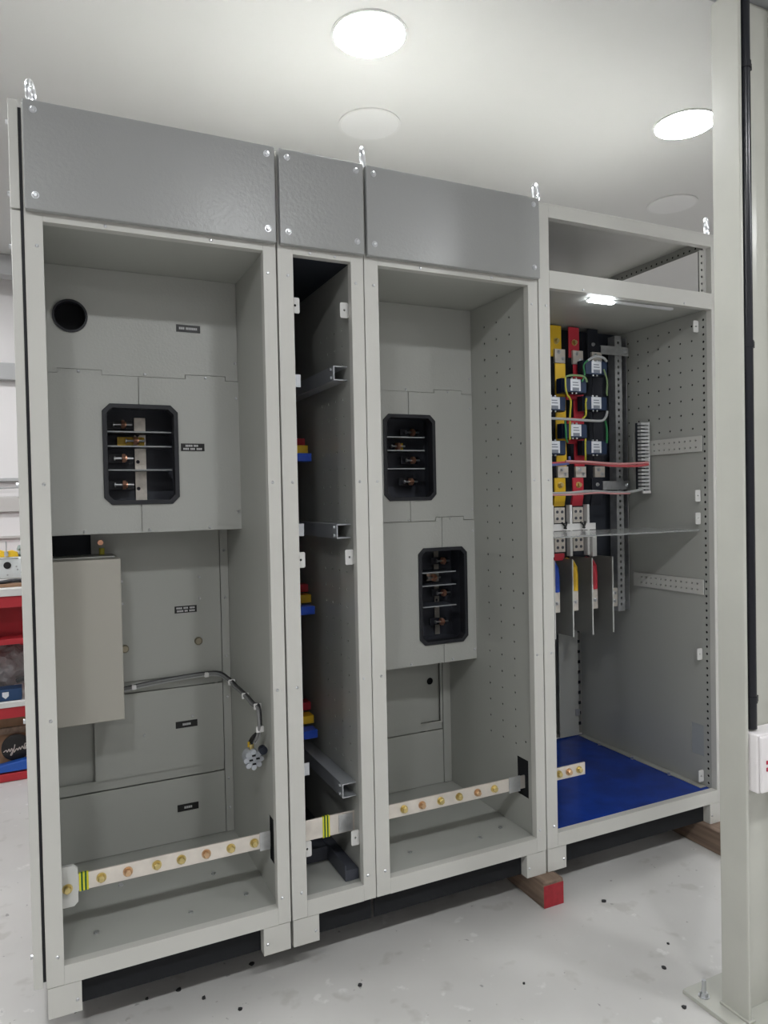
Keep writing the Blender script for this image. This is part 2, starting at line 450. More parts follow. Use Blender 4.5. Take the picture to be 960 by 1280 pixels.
def window_frame(t, x0, x1, z0, z1, y, c=0.021):
    """black edging round a chamfered window, running back into the opening"""
    b = MB(); b.plate(rrect(x0 - 0.003, x1 + 0.003, z0 - 0.003, z1 + 0.003, c), [rrect(x0 + 0.010, x1 - 0.010, z0 + 0.010, z1 - 0.010, c - 0.005)], 'Y', y - 0.007, y + 0.03)
    b.build('window_frame', 'rubber', t, 0.0015, label='black rubber edging of the window')

def breaker_compartment(x0, x1, z0, z1, y, barz, term, strip, label):
    """open-fronted dark chamber with phase barriers and bolted terminals behind a window"""
    t = thing('breaker_chamber', ((x0 + x1) / 2, y + 0.1, z0), label, 'breaker chamber', 'breaker chambers behind the cover windows')
    ya, yb = y + 0.032, y + 0.165
    X0, X1, Z0, Z1 = x0 - 0.02, x1 + (0.05 if x1 < 1.35 else 0.036), z0 - 0.01, z1 + 0.01
    b = MB(); b.box(X0, X1, yb, yb + 0.002, Z0, Z1); b.box(X0, X0 + 0.002, ya, yb, Z0, Z1); b.box(X1 - 0.002, X1, ya, yb, Z0, Z1)
    b.box(X0 + 0.002, X1 - 0.002, ya, yb, Z0, Z0 + 0.002); b.box(X0 + 0.002, X1 - 0.002, ya, yb, Z1 - 0.002, Z1)
    b.build('chamber', 'housing', t)
    for z in barz:
        bb = MB().box(x0 + 0.014, x1 - 0.008, y + 0.062, yb - 0.003, z - 0.0012, z + 0.0012).build('phase_barrier', 'housing', t)
        MB().box(x0 + 0.014, x1 - 0.008, y + 0.058, y + 0.062, z - 0.002, z + 0.002).build('barrier_edge', 'barrier', bb)
    if strip:
        sx0, sx1 = strip
        b = MB(); b.plate([(sx0, Z0 + 0.01), (sx1, Z0 + 0.01), (sx1, Z1 - 0.03), (sx0, Z1 - 0.03)],
                          [ngon(sx0 + 0.009, z + 0.012, 0.006, 10) for z in (Z0 + 0.045, Z0 + 0.13, Z0 + 0.215)], 'Y', yb - 0.012, yb - 0.009)
        b.build('slotted_strip', 'lug', t)
    for x, z, m, wd in term:
        b = MB(); b.box(x - wd, x + 0.030, yb - 0.045, yb - 0.040, z - 0.013, z + 0.013)
        q = b.build('terminal_bar', m, t)
        b = MB(); b.cyl((x - 0.004, yb - 0.062, z), 0.015, 0.009, 'X', 6); b.cyl((x + 0.006, yb - 0.062, z), 0.010, 0.004, 'X', 14)
        nut = b.build('nut', 'copper', q)
        b = MB(); b.cyl((x - 0.024, yb - 0.062, z), 0.0038, 0.0195, 'X', 10); b.cyl((x + 0.011, yb - 0.062, z), 0.0038, 0.018, 'X', 10); b.cyl((x - 0.028, yb - 0.062, z), 0.007, 0.004, 'X', 10)
        b.build('stud', 'zinc', q)
    return t

# wall perforations: (Y, Z) grids
def grid(y0, y1, dy, z0, z1, dz, r=0.0032):
    out = []; z = z0
    while z <= z1 + 1e-6:
        yy = y0
        while yy <= y1 + 1e-6:
            out.append(ngon(yy, z, r, 6)); yy += dy
        z += dz
    return out
def rect(a0, a1, b0, b1): return [(a0, b0), (a1, b0), (a1, b1), (a0, b1)]

# ----- cabinet one -------------------------------------------------
c1 = cabinet(0.0, 0.6155, 0.0404, 0.5792, 'wide grey switchgear cabinet at the left end, one breaker window and cream box inside',
             feet=(True, True),
             wall_holes=[rect(0.055, 0.10, 0.215, 0.345)] + grid(0.30, 0.30, 1, 0.2, 0.2, 1, 0.004))
# side cladding on the outer left side
for z0, z1 in ((1.948, 2.203), (0.082, 1.944)):
    s = MB().box(-0.028, -0.007, 0.0, DEP, z0, z1).build('side_cladding', 'paint', c1, 0.002)
for z in (2.16, 1.99, 1.865, 1.296, 0.725, 0.148):
    MB().cyl((-0.034, 0.03, z), 0.006, 0.006, 'X', 12).build('cladding_screw', 'zinc', c1)
MB().box(-0.007, 0.0, 0.01, DEP, 0.09, 2.19).build('gasket', 'rubber', c1)
Y1 = 0.340
up_outline = [(0.012, 1.6235), (0.068, 1.6235), (0.068, 1.6365), (0.187, 1.6365), (0.187, 1.6235), (0.424, 1.6235), (0.424, 1.6365), (0.548, 1.6365), (0.548, 1.6235), (0.586, 1.6235), (0.586, 1.929), (0.012, 1.929)]
MB().plate(up_outline, [ngon(0.106, 1.786, 0.043, 32)], 'Y', Y1, Y1 + 0.003).build('upper_cover', 'cover_paint_shaded', c1)
b = MB(); b.plate(ngon(0.106, 1.786, 0.047, 32), [ngon(0.106, 1.786, 0.041, 32)], 'Y', Y1 - 0.006, Y1 + 0.02)
b.build('cable_grommet', 'rubber', c1, label='round black rubber cable grommet')
MB().cyl((0.106, Y1 + 0.05, 1.786), 0.06, 0.01, 'Y', 24).build('grommet_backing', 'void', c1)
WX0, WX1, WZ0, WZ1 = 0.187, 0.396, 1.246, 1.537
cc = 0.022
left = [(0.012, 1.159), (0.2865, 1.159), (0.2865, WZ0), (WX0 + cc, WZ0), (WX0, WZ0 + cc), (WX0, WZ1 - cc), (WX0 + cc, WZ1), (0.2865, WZ1), (0.2865, 1.622),
        (0.1855, 1.622), (0.1855, 1.635), (0.0695, 1.635), (0.0695, 1.622), (0.012, 1.622)]
right = [(0.2885, 1.159), (0.590, 1.159), (0.590, 1.622), (0.5465, 1.622), (0.5465, 1.635), (0.4255, 1.635), (0.4255, 1.622), (0.2885, 1.622), (0.2885, WZ1),
         (WX1 - cc, WZ1), (WX1, WZ1 - cc), (WX1, WZ0 + cc), (WX1 - cc, WZ0), (0.2885, WZ0)]
MB().plate(left, [], 'Y', Y1 - 0.001, Y1 + 0.002).build('breaker_cover', 'cover_paint_shaded', c1)
MB().plate(right, [], 'Y', Y1 - 0.001, Y1 + 0.002).build('breaker_cover', 'cover_paint_shaded', c1)
for x0, x1 in ((0.070, 0.188), (0.426, 0.546)):
    MB().box(x0, x1, Y1 - 0.0035, Y1 - 0.0012, 1.160, 1.174).build('fixing_tab', 'cover_paint_shaded', c1)
for x, z in ((0.124, 1.629), (0.306, 1.630), (0.485, 1.628), (0.578, 1.678), (0.578, 1.569), (0.578, 1.214), (0.128, 1.167), (0.309, 1.167), (0.487, 1.167)):
    stamp('small_screw', SMALL, c1, (x, Y1 - 0.0036, z))
window_frame(c1, WX0, WX1, WZ0, WZ1, Y1)
black_label(c1, 0.401, 0.473, 1.765, 1.787, Y1, [(0.5, [(0.12, 0.35), (0.40, 0.88)])])
black_label(c1, 0.406, 0.477, 1.403, 1.426, Y1 - 0.001, [(0.7, [(0.2, 0.5), (0.54, 0.74)]), (0.28, [(0.1, 0.35), (0.4, 0.6), (0.66, 0.9)])])
# lower back plates
Y2 = 0.540
plates = ((0.671, 1.30), (0.363, 0.631), (0.119, 0.329))
MB().plate(rect(0.012, 0.558, 0.671, 1.30), [rect(0.035, 0.155, 1.085, 1.150)], 'Y', Y2, Y2 + 0.003).build('back_plate', 'paint_inner_shaded', c1)
MB().plate(rect(0.012, 0.558, 0.363, 0.631), [rect(0.03, 0.150, 0.366, 0.625)], 'Y', Y2, Y2 + 0.003).build('back_plate', 'paint_inner_shaded', c1)
MB().box(0.012, 0.558, Y2, Y2 + 0.003, 0.119, 0.329).build('back_plate', 'paint_inner_shaded', c1)
MB().box(0.012, 0.558, Y2 + 0.006, Y2 + 0.009, 0.331, 0.361).build('back_strip', 'paint_inner_shaded', c1)
MB().box(0.012, 0.558, Y2 + 0.006, Y2 + 0.009, 0.633, 0.669).build('back_strip', 'paint_inner_shaded', c1)
MB().box(0.02, 0.158, Y2 + 0.022, Y2 + 0.024, 0.36, 0.66).build('recess_plate', 'paint_inner_shaded', c1)
MB().box(0.02, 0.170, Y2 + 0.022, Y2 + 0.024, 1.07, 1.16).build('recess_back', 'dark', c1)
MB().box(0.560, 0.586, Y2 - 0.004, Y2 + 0.003, 0.119, 1.929).build('corner_strip', 'paint_inner_shaded', c1)
for x, z in ((0.243, 0.996), (0.244, 0.924), (0.489, 0.995), (0.489, 0.923), (0.300, 0.49), (0.455, 0.53)):
    stamp('small_screw', SMALL, c1, (x, Y2, z))
for x, z in ((0.247, 0.779), (0.481, 0.781)):
    b = MB(); b.cyl((x, Y2 - 0.006, z), 0.013, 0.006, 'Y', 18); b.cyl((x, Y2 - 0.010, z), 0.010, 0.004, 'Y', 18, 0.013)
    b.build('turn_lock', 'lock_metal', c1)
for z in (1.08, 0.92, 0.72, 0.58, 0.30, 0.20):
    stamp('small_screw', SMALL, c1, (0.573, Y2 - 0.004, z))
black_label(c1, 0.406, 0.478, 0.879, 0.902, Y2, [(0.7, [(0.08, 0.35), (0.4, 0.62), (0.68, 0.92)]), (0.28, [(0.1, 0.4), (0.45, 0.6), (0.66, 0.92)])])
black_label(c1, 0.400, 0.471, 0.496, 0.518, Y2, [(0.5, [(0.32, 0.7)])])
black_label(c1, 0.399, 0.468, 0.217, 0.240, Y2, [(0.5, [(0.32, 0.7)])])
# cream terminal box on the left of the lower section
b = MB(); b.box(0.034, 0.226, 0.360, Y2 - 0.001, 0.603, 1.083)
b.build('terminal_box', 'box_cream', c1, 0.002, label='cream sheet steel terminal box on the left')
b = MB(); b.box(0.040, 0.215, 0.42, Y2 - 0.002, 1.084, 1.088)
b.build('box_lid', 'paint_inner_shaded', c1)
b = MB(); b.cyl((0.182, Y2 - 0.02, 1.125), 0.009, 0.019, 'Y', 6)
b.build('earth_stud', 'copper', c1)
b = MB(); b.cyl((0.184, 0.50, 1.0885), 0.008, 0.02, 'Z', 12); b.build('standoff', 'wire_yellow', c1)
for x, y in ((0.12, 0.12), (0.36, 0.10), (0.46, 0.28), (0.20, 0.34), (0.52, 0.12)):
    b = MB(); b.cyl((x, y, 0.117), 0.007, 0.004, 'Z', 6); b.build('floor_bolt', 'zinc', c1)

breaker_compartment(WX0, WX1, WZ0, WZ1, Y1, (1.464, 1.420, 1.348),
                    [(0.250, 1.490, 'black_sleeve', 0.045), (0.285, 1.440, 'yellow', 0.05), (0.250, 1.386, 'black_sleeve', 0.045), (0.250, 1.304, 'black_sleeve', 0.045)],
                    (0.289, 0.323), 'dark breaker chamber with copper studs behind the window of the left-end cabinet')

# ----- cabinet two (narrow riser) -----------------------------------
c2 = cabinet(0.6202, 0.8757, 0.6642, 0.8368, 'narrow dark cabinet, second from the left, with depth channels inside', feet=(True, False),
             wall_holes=grid(0.10, 0.28, 0.06, 0.35, 1.80, 0.052, 0.0040) + grid(0.42, 0.42, 1, 0.35, 1.80, 0.104), back_mat='dark', ceil_mat='dark')  # back and ceiling coloured dark in place of the unlit depth
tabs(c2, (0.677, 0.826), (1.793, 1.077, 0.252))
MB().box(0.6312, 0.6335, 0.05, 0.75, 0.12, 1.925).build('shade_lining', 'dark', c2)  # dark sheet added for the unlit left side
MB().box(0.634, 0.80, 0.56, 0.57, 0.12, 1.925).build('shade_board', 'dark', c2)  # dark board put in for the unlit depth
for z in (1.615, 1.152, 0.385):
    # right channel: web faces the opening, flanges run to the side wall
    b = MB(); b.box(0.798, 0.801, 0.055, 0.70, z - 0.021, z + 0.021); b.box(0.801, 0.842, 0.055, 0.70, z + 0.018, z + 0.021); b.box(0.801, 0.842, 0.055, 0.70, z - 0.021, z - 0.018)
    q = b.build('depth_channel', 'channel', c2)
    for s in (-1, 1):
        MB().cyl((0.793, 0.075, z + s * 0.012), 0.005, 0.005, 'X', 10).build('bolt', 'zinc', q)
for z in (1.590, 1.160, 0.463):
    b = MB(); b.box(0.640, 0.704, 0.075, 0.078, z - 0.018, z + 0.018); b.box(0.640, 0.643, 0.078, 0.70, z - 0.018, z + 0.018)
    b.build('channel_end', 'channel', c2)
b = MB(); b.box(0.800, 0.842, 0.05, 0.75, 0.118, 0.150); b.box(0.800, 0.803, 0.05, 0.75, 0.150, 0.165)
b.build('floor_channel', 'housing', c2)
MB().box(0.635, 0.80, 0.20, 0.55, 0.118, 0.16).build('floor_tray', 'housing', c2)

# ----- cabinet three -------------------------------------------------
holes3 = [rect(0.052, 0.115, 0.232, 0.360)] + grid(0.120, 0.272, 0.076, 0.40, 1.85, 0.058, 0.0044) + grid(0.065, 0.065, 1, 0.42, 1.42, 0.5, 0.005)
c3 = cabinet(0.8782, 1.4929, 0.9226, 1.4552, 'wide grey cabinet, third from the left, two breaker windows inside', feet=(False, True), wall_holes=holes3)
Y3 = 0.360
MB().plate([(0.89, 1.6225), (1.3015, 1.6225), (1.3015, 1.6345), (1.4175, 1.6345), (1.4175, 1.6225), (1.462, 1.6225), (1.462, 1.929), (0.89, 1.929)], [], 'Y', Y3, Y3 + 0.003).build('upper_cover', 'cover_paint_shaded', c3)
AX0, AX1, AZ0, AZ1 = 1.100, 1.300, 1.239, 1.538
MB().plate([(0.89, 1.1625), (1.1975, 1.1625), (1.1975, AZ0), (AX0 + cc, AZ0), (AX0, AZ0 + cc), (AX0, AZ1 - cc), (AX0 + cc, AZ1), (1.1975, AZ1), (1.1975, 1.621), (0.89, 1.621)], [], 'Y', Y3 - 0.001, Y3 + 0.002).build('breaker_cover', 'cover_paint_shaded', c3)
MB().plate([(1.1995, 1.1625), (1.2985, 1.1625), (1.2985, 1.1755), (1.4175, 1.1755), (1.4175, 1.1625), (1.462, 1.1625), (1.462, 1.621), (1.416, 1.621), (1.416, 1.633), (1.303, 1.633), (1.303, 1.621), (1.1995, 1.621), (1.1995, AZ1),
            (AX1 - cc, AZ1), (AX1, AZ1 - cc), (AX1, AZ0 + cc), (AX1 - cc, AZ0), (1.1995, AZ0)], [], 'Y', Y3 - 0.001, Y3 + 0.002).build('breaker_cover', 'cover_paint_shaded', c3)
BX0, BX1, BZ0, BZ1 = 1.228, 1.423, 0.718, 1.062
MB().plate([(0.89, 0.646), (1.3235, 0.646), (1.3235, BZ0), (BX0 + cc, BZ0), (BX0, BZ0 + cc), (BX0, BZ1 - cc), (BX0 + cc, BZ1), (1.3235, BZ1), (1.3235, 1.1735), (1.300, 1.1735), (1.300, 1.1605), (0.89, 1.1605)], [], 'Y', Y3 - 0.001, Y3 + 0.002).build('breaker_cover', 'cover_paint_shaded', c3)
MB().plate([(1.3255, 0.646), (1.468, 0.646), (1.468, 1.1605), (1.416, 1.1605), (1.416, 1.1735), (1.3255, 1.1735), (1.3255, BZ1), (BX1 - cc, BZ1), (BX1, BZ1 - cc), (BX1, BZ0 + cc), (BX1 - cc, BZ0), (1.3255, BZ0)], [], 'Y', Y3 - 0.001, Y3 + 0.002).build('breaker_cover', 'cover_paint_shaded', c3)
window_frame(c3, AX0, AX1, AZ0, AZ1, Y3); window_frame(c3, BX0, BX1, BZ0, BZ1, Y3)
for x, z in ((1.19, 1.628), (1.36, 1.627), (1.19, 1.166), (1.36, 1.168), (1.452, 1.68), (1.452, 1.57), (1.455, 1.20), (1.455, 1.12), (1.455, 0.68), (1.19, 0.655), (1.36, 0.655)):
    stamp('small_screw', SMALL, c3, (x, Y3 - 0.0012, z))
Y4 = 0.560
MB().plate(rect(0.89, 1.427, 0.357, 1.30), [rect(1.330, 1.418, 0.364, 0.640)], 'Y', Y4, Y4 + 0.003).build('back_plate', 'paint_inner_shaded', c3)
MB().plate(rect(1.31, 1.425, 0.36, 0.65), [ngon(1.385, 0.520, 0.014, 16)], 'Y', Y4 + 0.022, Y4 + 0.024).build('recess_plate', 'paint_inner_shaded', c3)
MB().box(1.31, 1.425, Y4 + 0.04, Y4 + 0.042, 0.40, 0.64).build('recess_backing', 'void', c3)
MB().box(0.89, 1.427, Y4 + 0.006, Y4 + 0.009, 0.332, 0.355).build('back_strip', 'paint_inner_shaded', c3)
MB().box(0.89, 1.427, Y4, Y4 + 0.003, 0.119, 0.330).build('back_plate', 'paint_inner_shaded', c3)
MB().box(1.429, 1.462, Y4 - 0.004, Y4 + 0.003, 0.119, 1.929).build('corner_strip', 'paint_inner_shaded', c3)
for x, y in ((1.05, 0.12), (1.30, 0.10), (1.40, 0.13)):
    b = MB(); b.cyl((x, y, 0.117), 0.007, 0.004, 'Z', 6); b.build('floor_bolt', 'zinc', c3)
b = MB(); b.cyl((0.9195, 0.05, 1.03), 0.004, 0.006, 'X', 6).box(0.9226, 0.927, 0.01, 0.02, 1.40, 1.425).box(0.9226, 0.927, 0.01, 0.02, 0.985, 1.01); b.build('door_stop', 'rubber', c3)
breaker_compartment(AX0, AX1, AZ0, AZ1, Y3, (1.466, 1.418, 1.352),
                    [(1.265, 1.488, 'black_sleeve', 0.04), (1.205, 1.436, 'yellow', 0.0), (1.265, 1.385, 'black_sleeve', 0.04), (1.255, 1.306, 'black_sleeve', 0.04)],
                    None, 'dark breaker chamber behind the upper window of the third cabinet')
breaker_compartment(BX0, BX1, BZ0, BZ1, Y3, (0.968, 0.920, 0.842),
                    [(1.385, 1.005, 'black_sleeve', 0.04), (1.345, 0.944, 'lug', 0.02), (1.385, 0.884, 'black_sleeve', 0.04), (1.375, 0.775, 'black_sleeve', 0.04)],
                    (1.375, 1.395), 'dark breaker chamber behind the lower window of the third cabinet')

# ----- cabinet four (open top and lit busbar chamber) ---------------
X4, XR = 2.330, 2.2883
holes4 = [rect(0.060, 0.118, 0.230, 0.350)]
holes4 += grid(0.095, 0.44, 0.0555, 1.49, 1.90, 0.056, 0.0045) + grid(0.041, 0.041, 1, 0.135, 1.90, 0.0275, 0.0055)
c4 = cabinet(1.4972, X4, 1.5413, XR, 'open grey cabinet at the right end with coloured busbars and a blue floor', panel=False, feet=(True, True),
             wr=0.002, wall_holes=holes4, floor_mat='blue_film', wl=0.012)
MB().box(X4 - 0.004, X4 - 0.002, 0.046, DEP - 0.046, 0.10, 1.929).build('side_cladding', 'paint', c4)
MB().box(1.512, 1.515, 0.046, DEP, 1.935, 2.193).build('upper_side_wall', 'dark', c4)  # wall coloured dark to deepen the shade inside the top
MB().box(1.5413, 1.62, 0.30, 0.305, 1.935, 2.19).build('upper_shade_panel', 'dark', c4)  # dark panel added for the shade at the left of the opening
# roof edge rail with holes and inner upright at the open right side
b = MB(); b.plate(rect(0.046, DEP - 0.046, 2.158, 2.193), [ngon(0.075 + 0.0275 * k, 2.172, 0.005, 6) for k in range(24)], 'X', XR + 0.004, XR + 0.006)
b.build('roof_side_rail', 'paint_inner_shaded', c4)
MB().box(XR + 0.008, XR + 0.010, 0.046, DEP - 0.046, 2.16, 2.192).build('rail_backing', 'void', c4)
b = MB(); b.plate(rect(XR - 0.026, XR - 0.001, 1.985, 2.150), [ngon(XR - 0.014, 2.0 + 0.0255 * k, 0.0055, 6) for k in range(6)], 'Y', 0.030, 0.033)
b.build('perforated_upright', 'paint', c4)
MB().box(XR - 0.024, XR - 0.003, 0.036, 0.038, 1.99, 2.145).build('upright_backing', 'void', c4)  # black sheet added so the upright's holes look dark
for x, z in ((1.548, 2.150), (1.550, 1.990), (XR - 0.006, 1.990)):
    MB().box(x - 0.012, x + 0.012, 0.046, 0.050, z - 0.008, z + 0.010).build('corner_gusset', 'paint', c4)
b = MB(); b.box(1.63, 1.66, 0.06, 0.09, 1.9375, 1.990); b.build('cable_bracket', 'galv', c4)
MB().cyl((1.645, 0.054, 1.992), 0.006, 0.01, 'Y', 8).build('bolt', 'zinc', c4)
for z in (1.872, 1.232, 1.146, 0.628, 0.160):
    o = stamp('hinge_tab', TAB, c4, (2.271, 0.058, z))
# flat perforated straps across the right wall
for z0, z1 in ((1.400, 1.460), (0.855, 0.912)):
    hs = [ngon(0.075 + 0.026 * k, zz, 0.0042, 6) for k in range(12) for zz in (z0 + 0.017, z1 - 0.017)]
    MB().plate(rect(0.048, 0.405, z0, z1), hs, 'X', XR - 0.006, XR - 0.001).build('perforated_strap', 'paint', c4)
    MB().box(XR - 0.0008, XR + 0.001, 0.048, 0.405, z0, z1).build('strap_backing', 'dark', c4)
MB().box(2.2936, 2.2948, 0.052, 0.126, 0.222, 0.358).build('cutout_fill', 'barrier', c4)  # grey plate added so the cutout looks less black
MB().box(1.520, 2.05, 0.05, 0.74, 1.9345, 1.937).build('roof_shade_sheet', 'dark', c4)  # dark sheet added out of view to darken the roof underside
# vertical slotted channel near the right wall
PX0, PX1, PY = 2.195, 2.232, 0.405
hs = [rrect((PX0 + PX1) / 2 - 0.005, (PX0 + PX1) / 2 + 0.005, 0.775 + 0.0255 * k, 0.787 + 0.0255 * k, 0.003) for k in range(44)]
b = MB(); b.plate(rect(PX0, PX1, 0.752, 1.905), hs, 'Y', PY, PY + 0.003); b.box(PX0, PX0 + 0.003, PY + 0.003, PY + 0.04, 0.752, 1.905)
b.build('slotted_channel', 'galv', c4)
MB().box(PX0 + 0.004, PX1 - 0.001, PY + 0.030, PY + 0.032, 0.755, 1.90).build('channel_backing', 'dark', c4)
hs = [ngon(PY + 0.028, 0.79 + 0.051 * k, 0.004, 6) for k in range(22)]
b = MB(); b.plate(rect(PY + 0.006, PY + 0.05, 0.752, 1.905), hs, 'X', PX1 + 0.030, PX1 + 0.033); b.build('slotted_channel', 'galv', c4)
MB().box(1.55, 2.262, 0.470, 0.474, 0.90, 1.925).build('rear_shade_sheet', 'dark', c4)  # dark sheet added for the deep shade behind the busbars
# rear corner with notched edge
b = MB(); b.box(2.15, 2.262, 0.742, 0.745, 0.125, 0.86); b.build('rear_panel', 'paint_inner_shaded', c4)
for k in range(10):
    MB().box(2.258, 2.270, 0.738, 0.741, 0.17 + 0.048 * k, 0.184 + 0.048 * k).build('notch', 'void', c4)
for y in (0.20, 0.40, 0.60):
    b = MB(); b.cyl((2.255, y, 0.117), 0.006, 0.012, 'Z', 6); b.build('floor_bolt', 'zinc', c4)
b = MB(); b.box(2.258, 2.288, 0.05, 0.74, 0.118, 0.121); b.build('floor_edge', 'paint_inner_shaded', c4)
MB().box(2.24, 2.262, 0.735, 0.741, 0.215, 0.245).build('corner_gusset', 'galv', c4)
# clear acrylic shelf
tag(MB().box(1.53, 2.282, 0.060, 0.34, 1.098, 1.103).build('acrylic_shelf', 'acrylic', None, loc=(1.9, 0.15, 1.098)),
    'clear acrylic sheet fixed level under the lower busbars in the right-end cabinet', 'sheet')
# led batten below the middle rail
led = thing('led_batten', (1.85, 0.03, 1.91), 'slim led light under the middle rail of the open right-end cabinet', 'led light')
MB().box(1.755, 2.15, 0.050, 0.066, 1.9215, 1.9295).build('housing', 'led_body', led, 0.002)
MB().box(1.757, 1.862, 0.0465, 0.0665, 1.9165, 1.9213).build('lit_lens', 'led_on', led, label='glowing white end of the led light')

# ---------------------------------------------------------------- lifting eyes
def eye(x, y, a, label):
    t = thing('lifting_eye', (x, y, ZT), label, 'lifting eye', 'steel lifting eyes on the cabinet tops')
    MB().cyl((x, y, ZT), 0.016, 0.006, 'Z', 18).cyl((x, y, ZT + 0.006), 0.009, 0.012, 'Z', 14).build('collar', 'zinc', t, smooth=True)
    pts = [(x + 0.022 * math.cos(q) * math.cos(a), y + 0.022 * math.cos(q) * math.sin(a), ZT + 0.042 + 0.026 * math.sin(q)) for q in [2 * PI * k / 24 for k in range(24)]]
    MB().tube(pts, 0.0058, 10, True).build('ring', 'zinc', t, smooth=True)
eye(0.022, 0.035, 1.25, 'shiny steel lifting eye on the far left cabinet corner')
eye(0.893, 0.03, 1.0, 'shiny steel lifting eye between the second and third cabinets')
eye(1.515, 0.03, 0.55, 'shiny steel lifting eye between the third and fourth cabinets')
eye(2.300, 0.03, 0.45, 'shiny steel lifting eye on the right cabinet corner by the column')

# ---------------------------------------------------------------- earth bar
EY, EZ = 0.080, 0.280
def earth_bar(x0, x1, bolts, label, hh=0.0215, tape=None):
    t = thing('earth_bar', ((x0 + x1) / 2, EY, EZ - hh), label, 'earth bar', 'tinned earth bars along the cabinet bottoms')
    MB().box(x0, x1, EY, EY + 0.006, EZ - hh, EZ + hh).build('bar', 'tinned', t, 0.001)
    for k, x in enumerate(bolts):
        stamp('bolt', BOLT_R if k % 3 == 1 else BOLT_B, t, (x, EY, EZ), (0, 0.4 * k, 0))
    if tape:
        for k in range(5):
            xx = tape + (k - 2) * 0.0045
            b = MB(); b.box(xx - 0.0023, xx + 0.0023, EY - 0.0012, EY + 0.0072, EZ - hh - 0.0012, EZ + hh + 0.0012)
            b.build('tape_stripe', 'tape_yellow' if k % 2 == 0 else 'tape_green', t)
    return t
earth_bar(0.046, 0.585, (0.134, 0.199, 0.272, 0.336, 0.403, 0.471, 0.537), 'tinned earth bar with seven brass bolts in the left-end cabinet', tape=0.092)
earth_bar(0.600, 0.845, (), 'plain tinned earth bar with yellow tape in the narrow cabinet', tape=0.754, hh=0.030)
earth_bar(0.860, 1.728, (1.011, 1.075, 1.142, 1.210, 1.280, 1.345, 1.612, 1.655, 1.700), 'long tinned earth bar running from the third cabinet into the right-end cabinet')
lk = thing('bar_link', (0.60, EY, EZ), 'grey steel link plate at the end of the left-end earth bar', 'link plate')
MB().box(0.553, 0.583, EY - 0.004, EY - 0.0005, EZ - 0.026, EZ + 0.026).build('plate', 'galv', lk)
ins = thing('bar_support', (0.06, EY, EZ - 0.05), 'white plastic support plate at the left end of the earth bar', 'bar support')
MB().plate(rrect(0.030, 0.078, EZ - 0.052, EZ + 0.052, 0.010), [], 'Y', EY - 0.012, EY - 0.0008).build('plate', 'insulator', ins, 0.001)
stamp('bolt', BOLT_B, ins, (0.053, EY - 0.012, EZ - 0.004))
for x, y, z, xx, nm in ((0.815, EY - 0.004, EZ, 0, 'narrow'), (1.425, EY - 0.004, EZ, 0, 'third')):
    q = thing('bar_link', (x, y, z), 'grey steel link plate on the earth bar at the right of the %s cabinet' % nm, 'link plate')
    MB().box(x - 0.022, x + 0.022, y, y + 0.003, z - 0.026, z + 0.026).build('plate', 'galv', q)

# ---------------------------------------------------------------- busbar stubs in the narrow cabinet
for gi, (zb, nm) in enumerate(((1.384, 'upper'), (0.888, 'middle'), (0.484, 'lower'))):
    for cn, m, dy, dz, xe in (('red', 'red', 0.12, 0.058, 0.800), ('yellow', 'yellow', 0.06, 0.030, 0.802), ('blue', 'blue', 0.0, 0.0, 0.812)):
        y = 0.30 + dy
        x1 = xe + dy * 0.32
        o = MB().box(0.6345, min(x1, 0.832), y, y + 0.05, zb + dz - 0.013, zb + dz + 0.013).build('busbar_stub', m, None, 0.001, loc=(0.72, y, zb + dz))
        tag(o, '%s sleeved busbar end in the %s set inside the narrow cabinet' % (cn, nm), 'busbar', 'coloured busbar ends in the narrow cabinet')

# ---------------------------------------------------------------- busbars and transformers in cabinet four
BY = 0.40
def phase(xc, m, cname, lower_m):
    t = thing('busbar', (xc, BY, 1.31), '%s sleeved upper busbar with bolted joint plate in the right-end cabinet' % cname, 'busbar', 'vertical busbars of the right-end cabinet')
    MB().box(xc - 0.027, xc + 0.027, BY + 0.012, BY + 0.018, 1.80, 1.925).build('top_bar', m, t, 0.002)
    MB().box(xc - 0.017, xc + 0.034, BY - 0.002, BY + 0.004, 1.36, 1.772).build('main_bar', m, t, 0.002)
    j = MB().box(xc - 0.017, xc + 0.034, BY - 0.002, BY + 0.010, 1.773, 1.828).build('joint_plate', 'tinned', t, 0.001)
    for k, (dx, z) in enumerate(((0.000, 1.815), (0.020, 1.790))):
        stamp('bolt', BOLT_Z, j, (xc + dx, BY - 0.002, z), (0, k, 0))
    stamp('bolt', BOLT_B if m != 'black_sleeve' else BOLT_Z, t, (xc, BY + 0.012, 1.862))
    j2 = MB().box(xc - 0.017, xc + 0.036, BY - 0.008, BY + 0.004, 1.315, 1.359).build('joint_plate', 'tinned', t, 0.001)
    for k, (dx, z) in enumerate(((0.002, 1.346), (0.020, 1.328))):
        stamp('bolt', BOLT_Z, j2, (xc + dx, BY - 0.008, z), (0, k, 0))
    t2 = thing('busbar', (xc - 0.015, BY, 1.20), '%s sleeved lower busbar below the current transformers' % cname, 'busbar', 'vertical busbars of the right-end cabinet')
    MB().box(xc - 0.041, xc + 0.013, BY - 0.018, BY - 0.010, 1.245, 1.313).build('bar', lower_m, t2, 0.002)
    MB().plate([(BY - 0.018, 1.244), (BY - 0.010, 1.244), (BY + 0.005, 1.200), (BY - 0.008, 1.200)], [], 'X', xc - 0.041, xc + 0.013).build('bent_end', lower_m, t2, 0.002)
    stamp('bolt', BOLT_B if m != 'black_sleeve' else BOLT_Z, t2, (xc - 0.014, BY - 0.018, 1.285))
phase(1.896, 'yellow', 'yellow', 'yellow'); phase(1.987, 'red', 'red', 'red'); phase(2.085, 'black_sleeve', 'black', 'black_sleeve')
phase(1.803, 'blue', 'blue', 'blue')

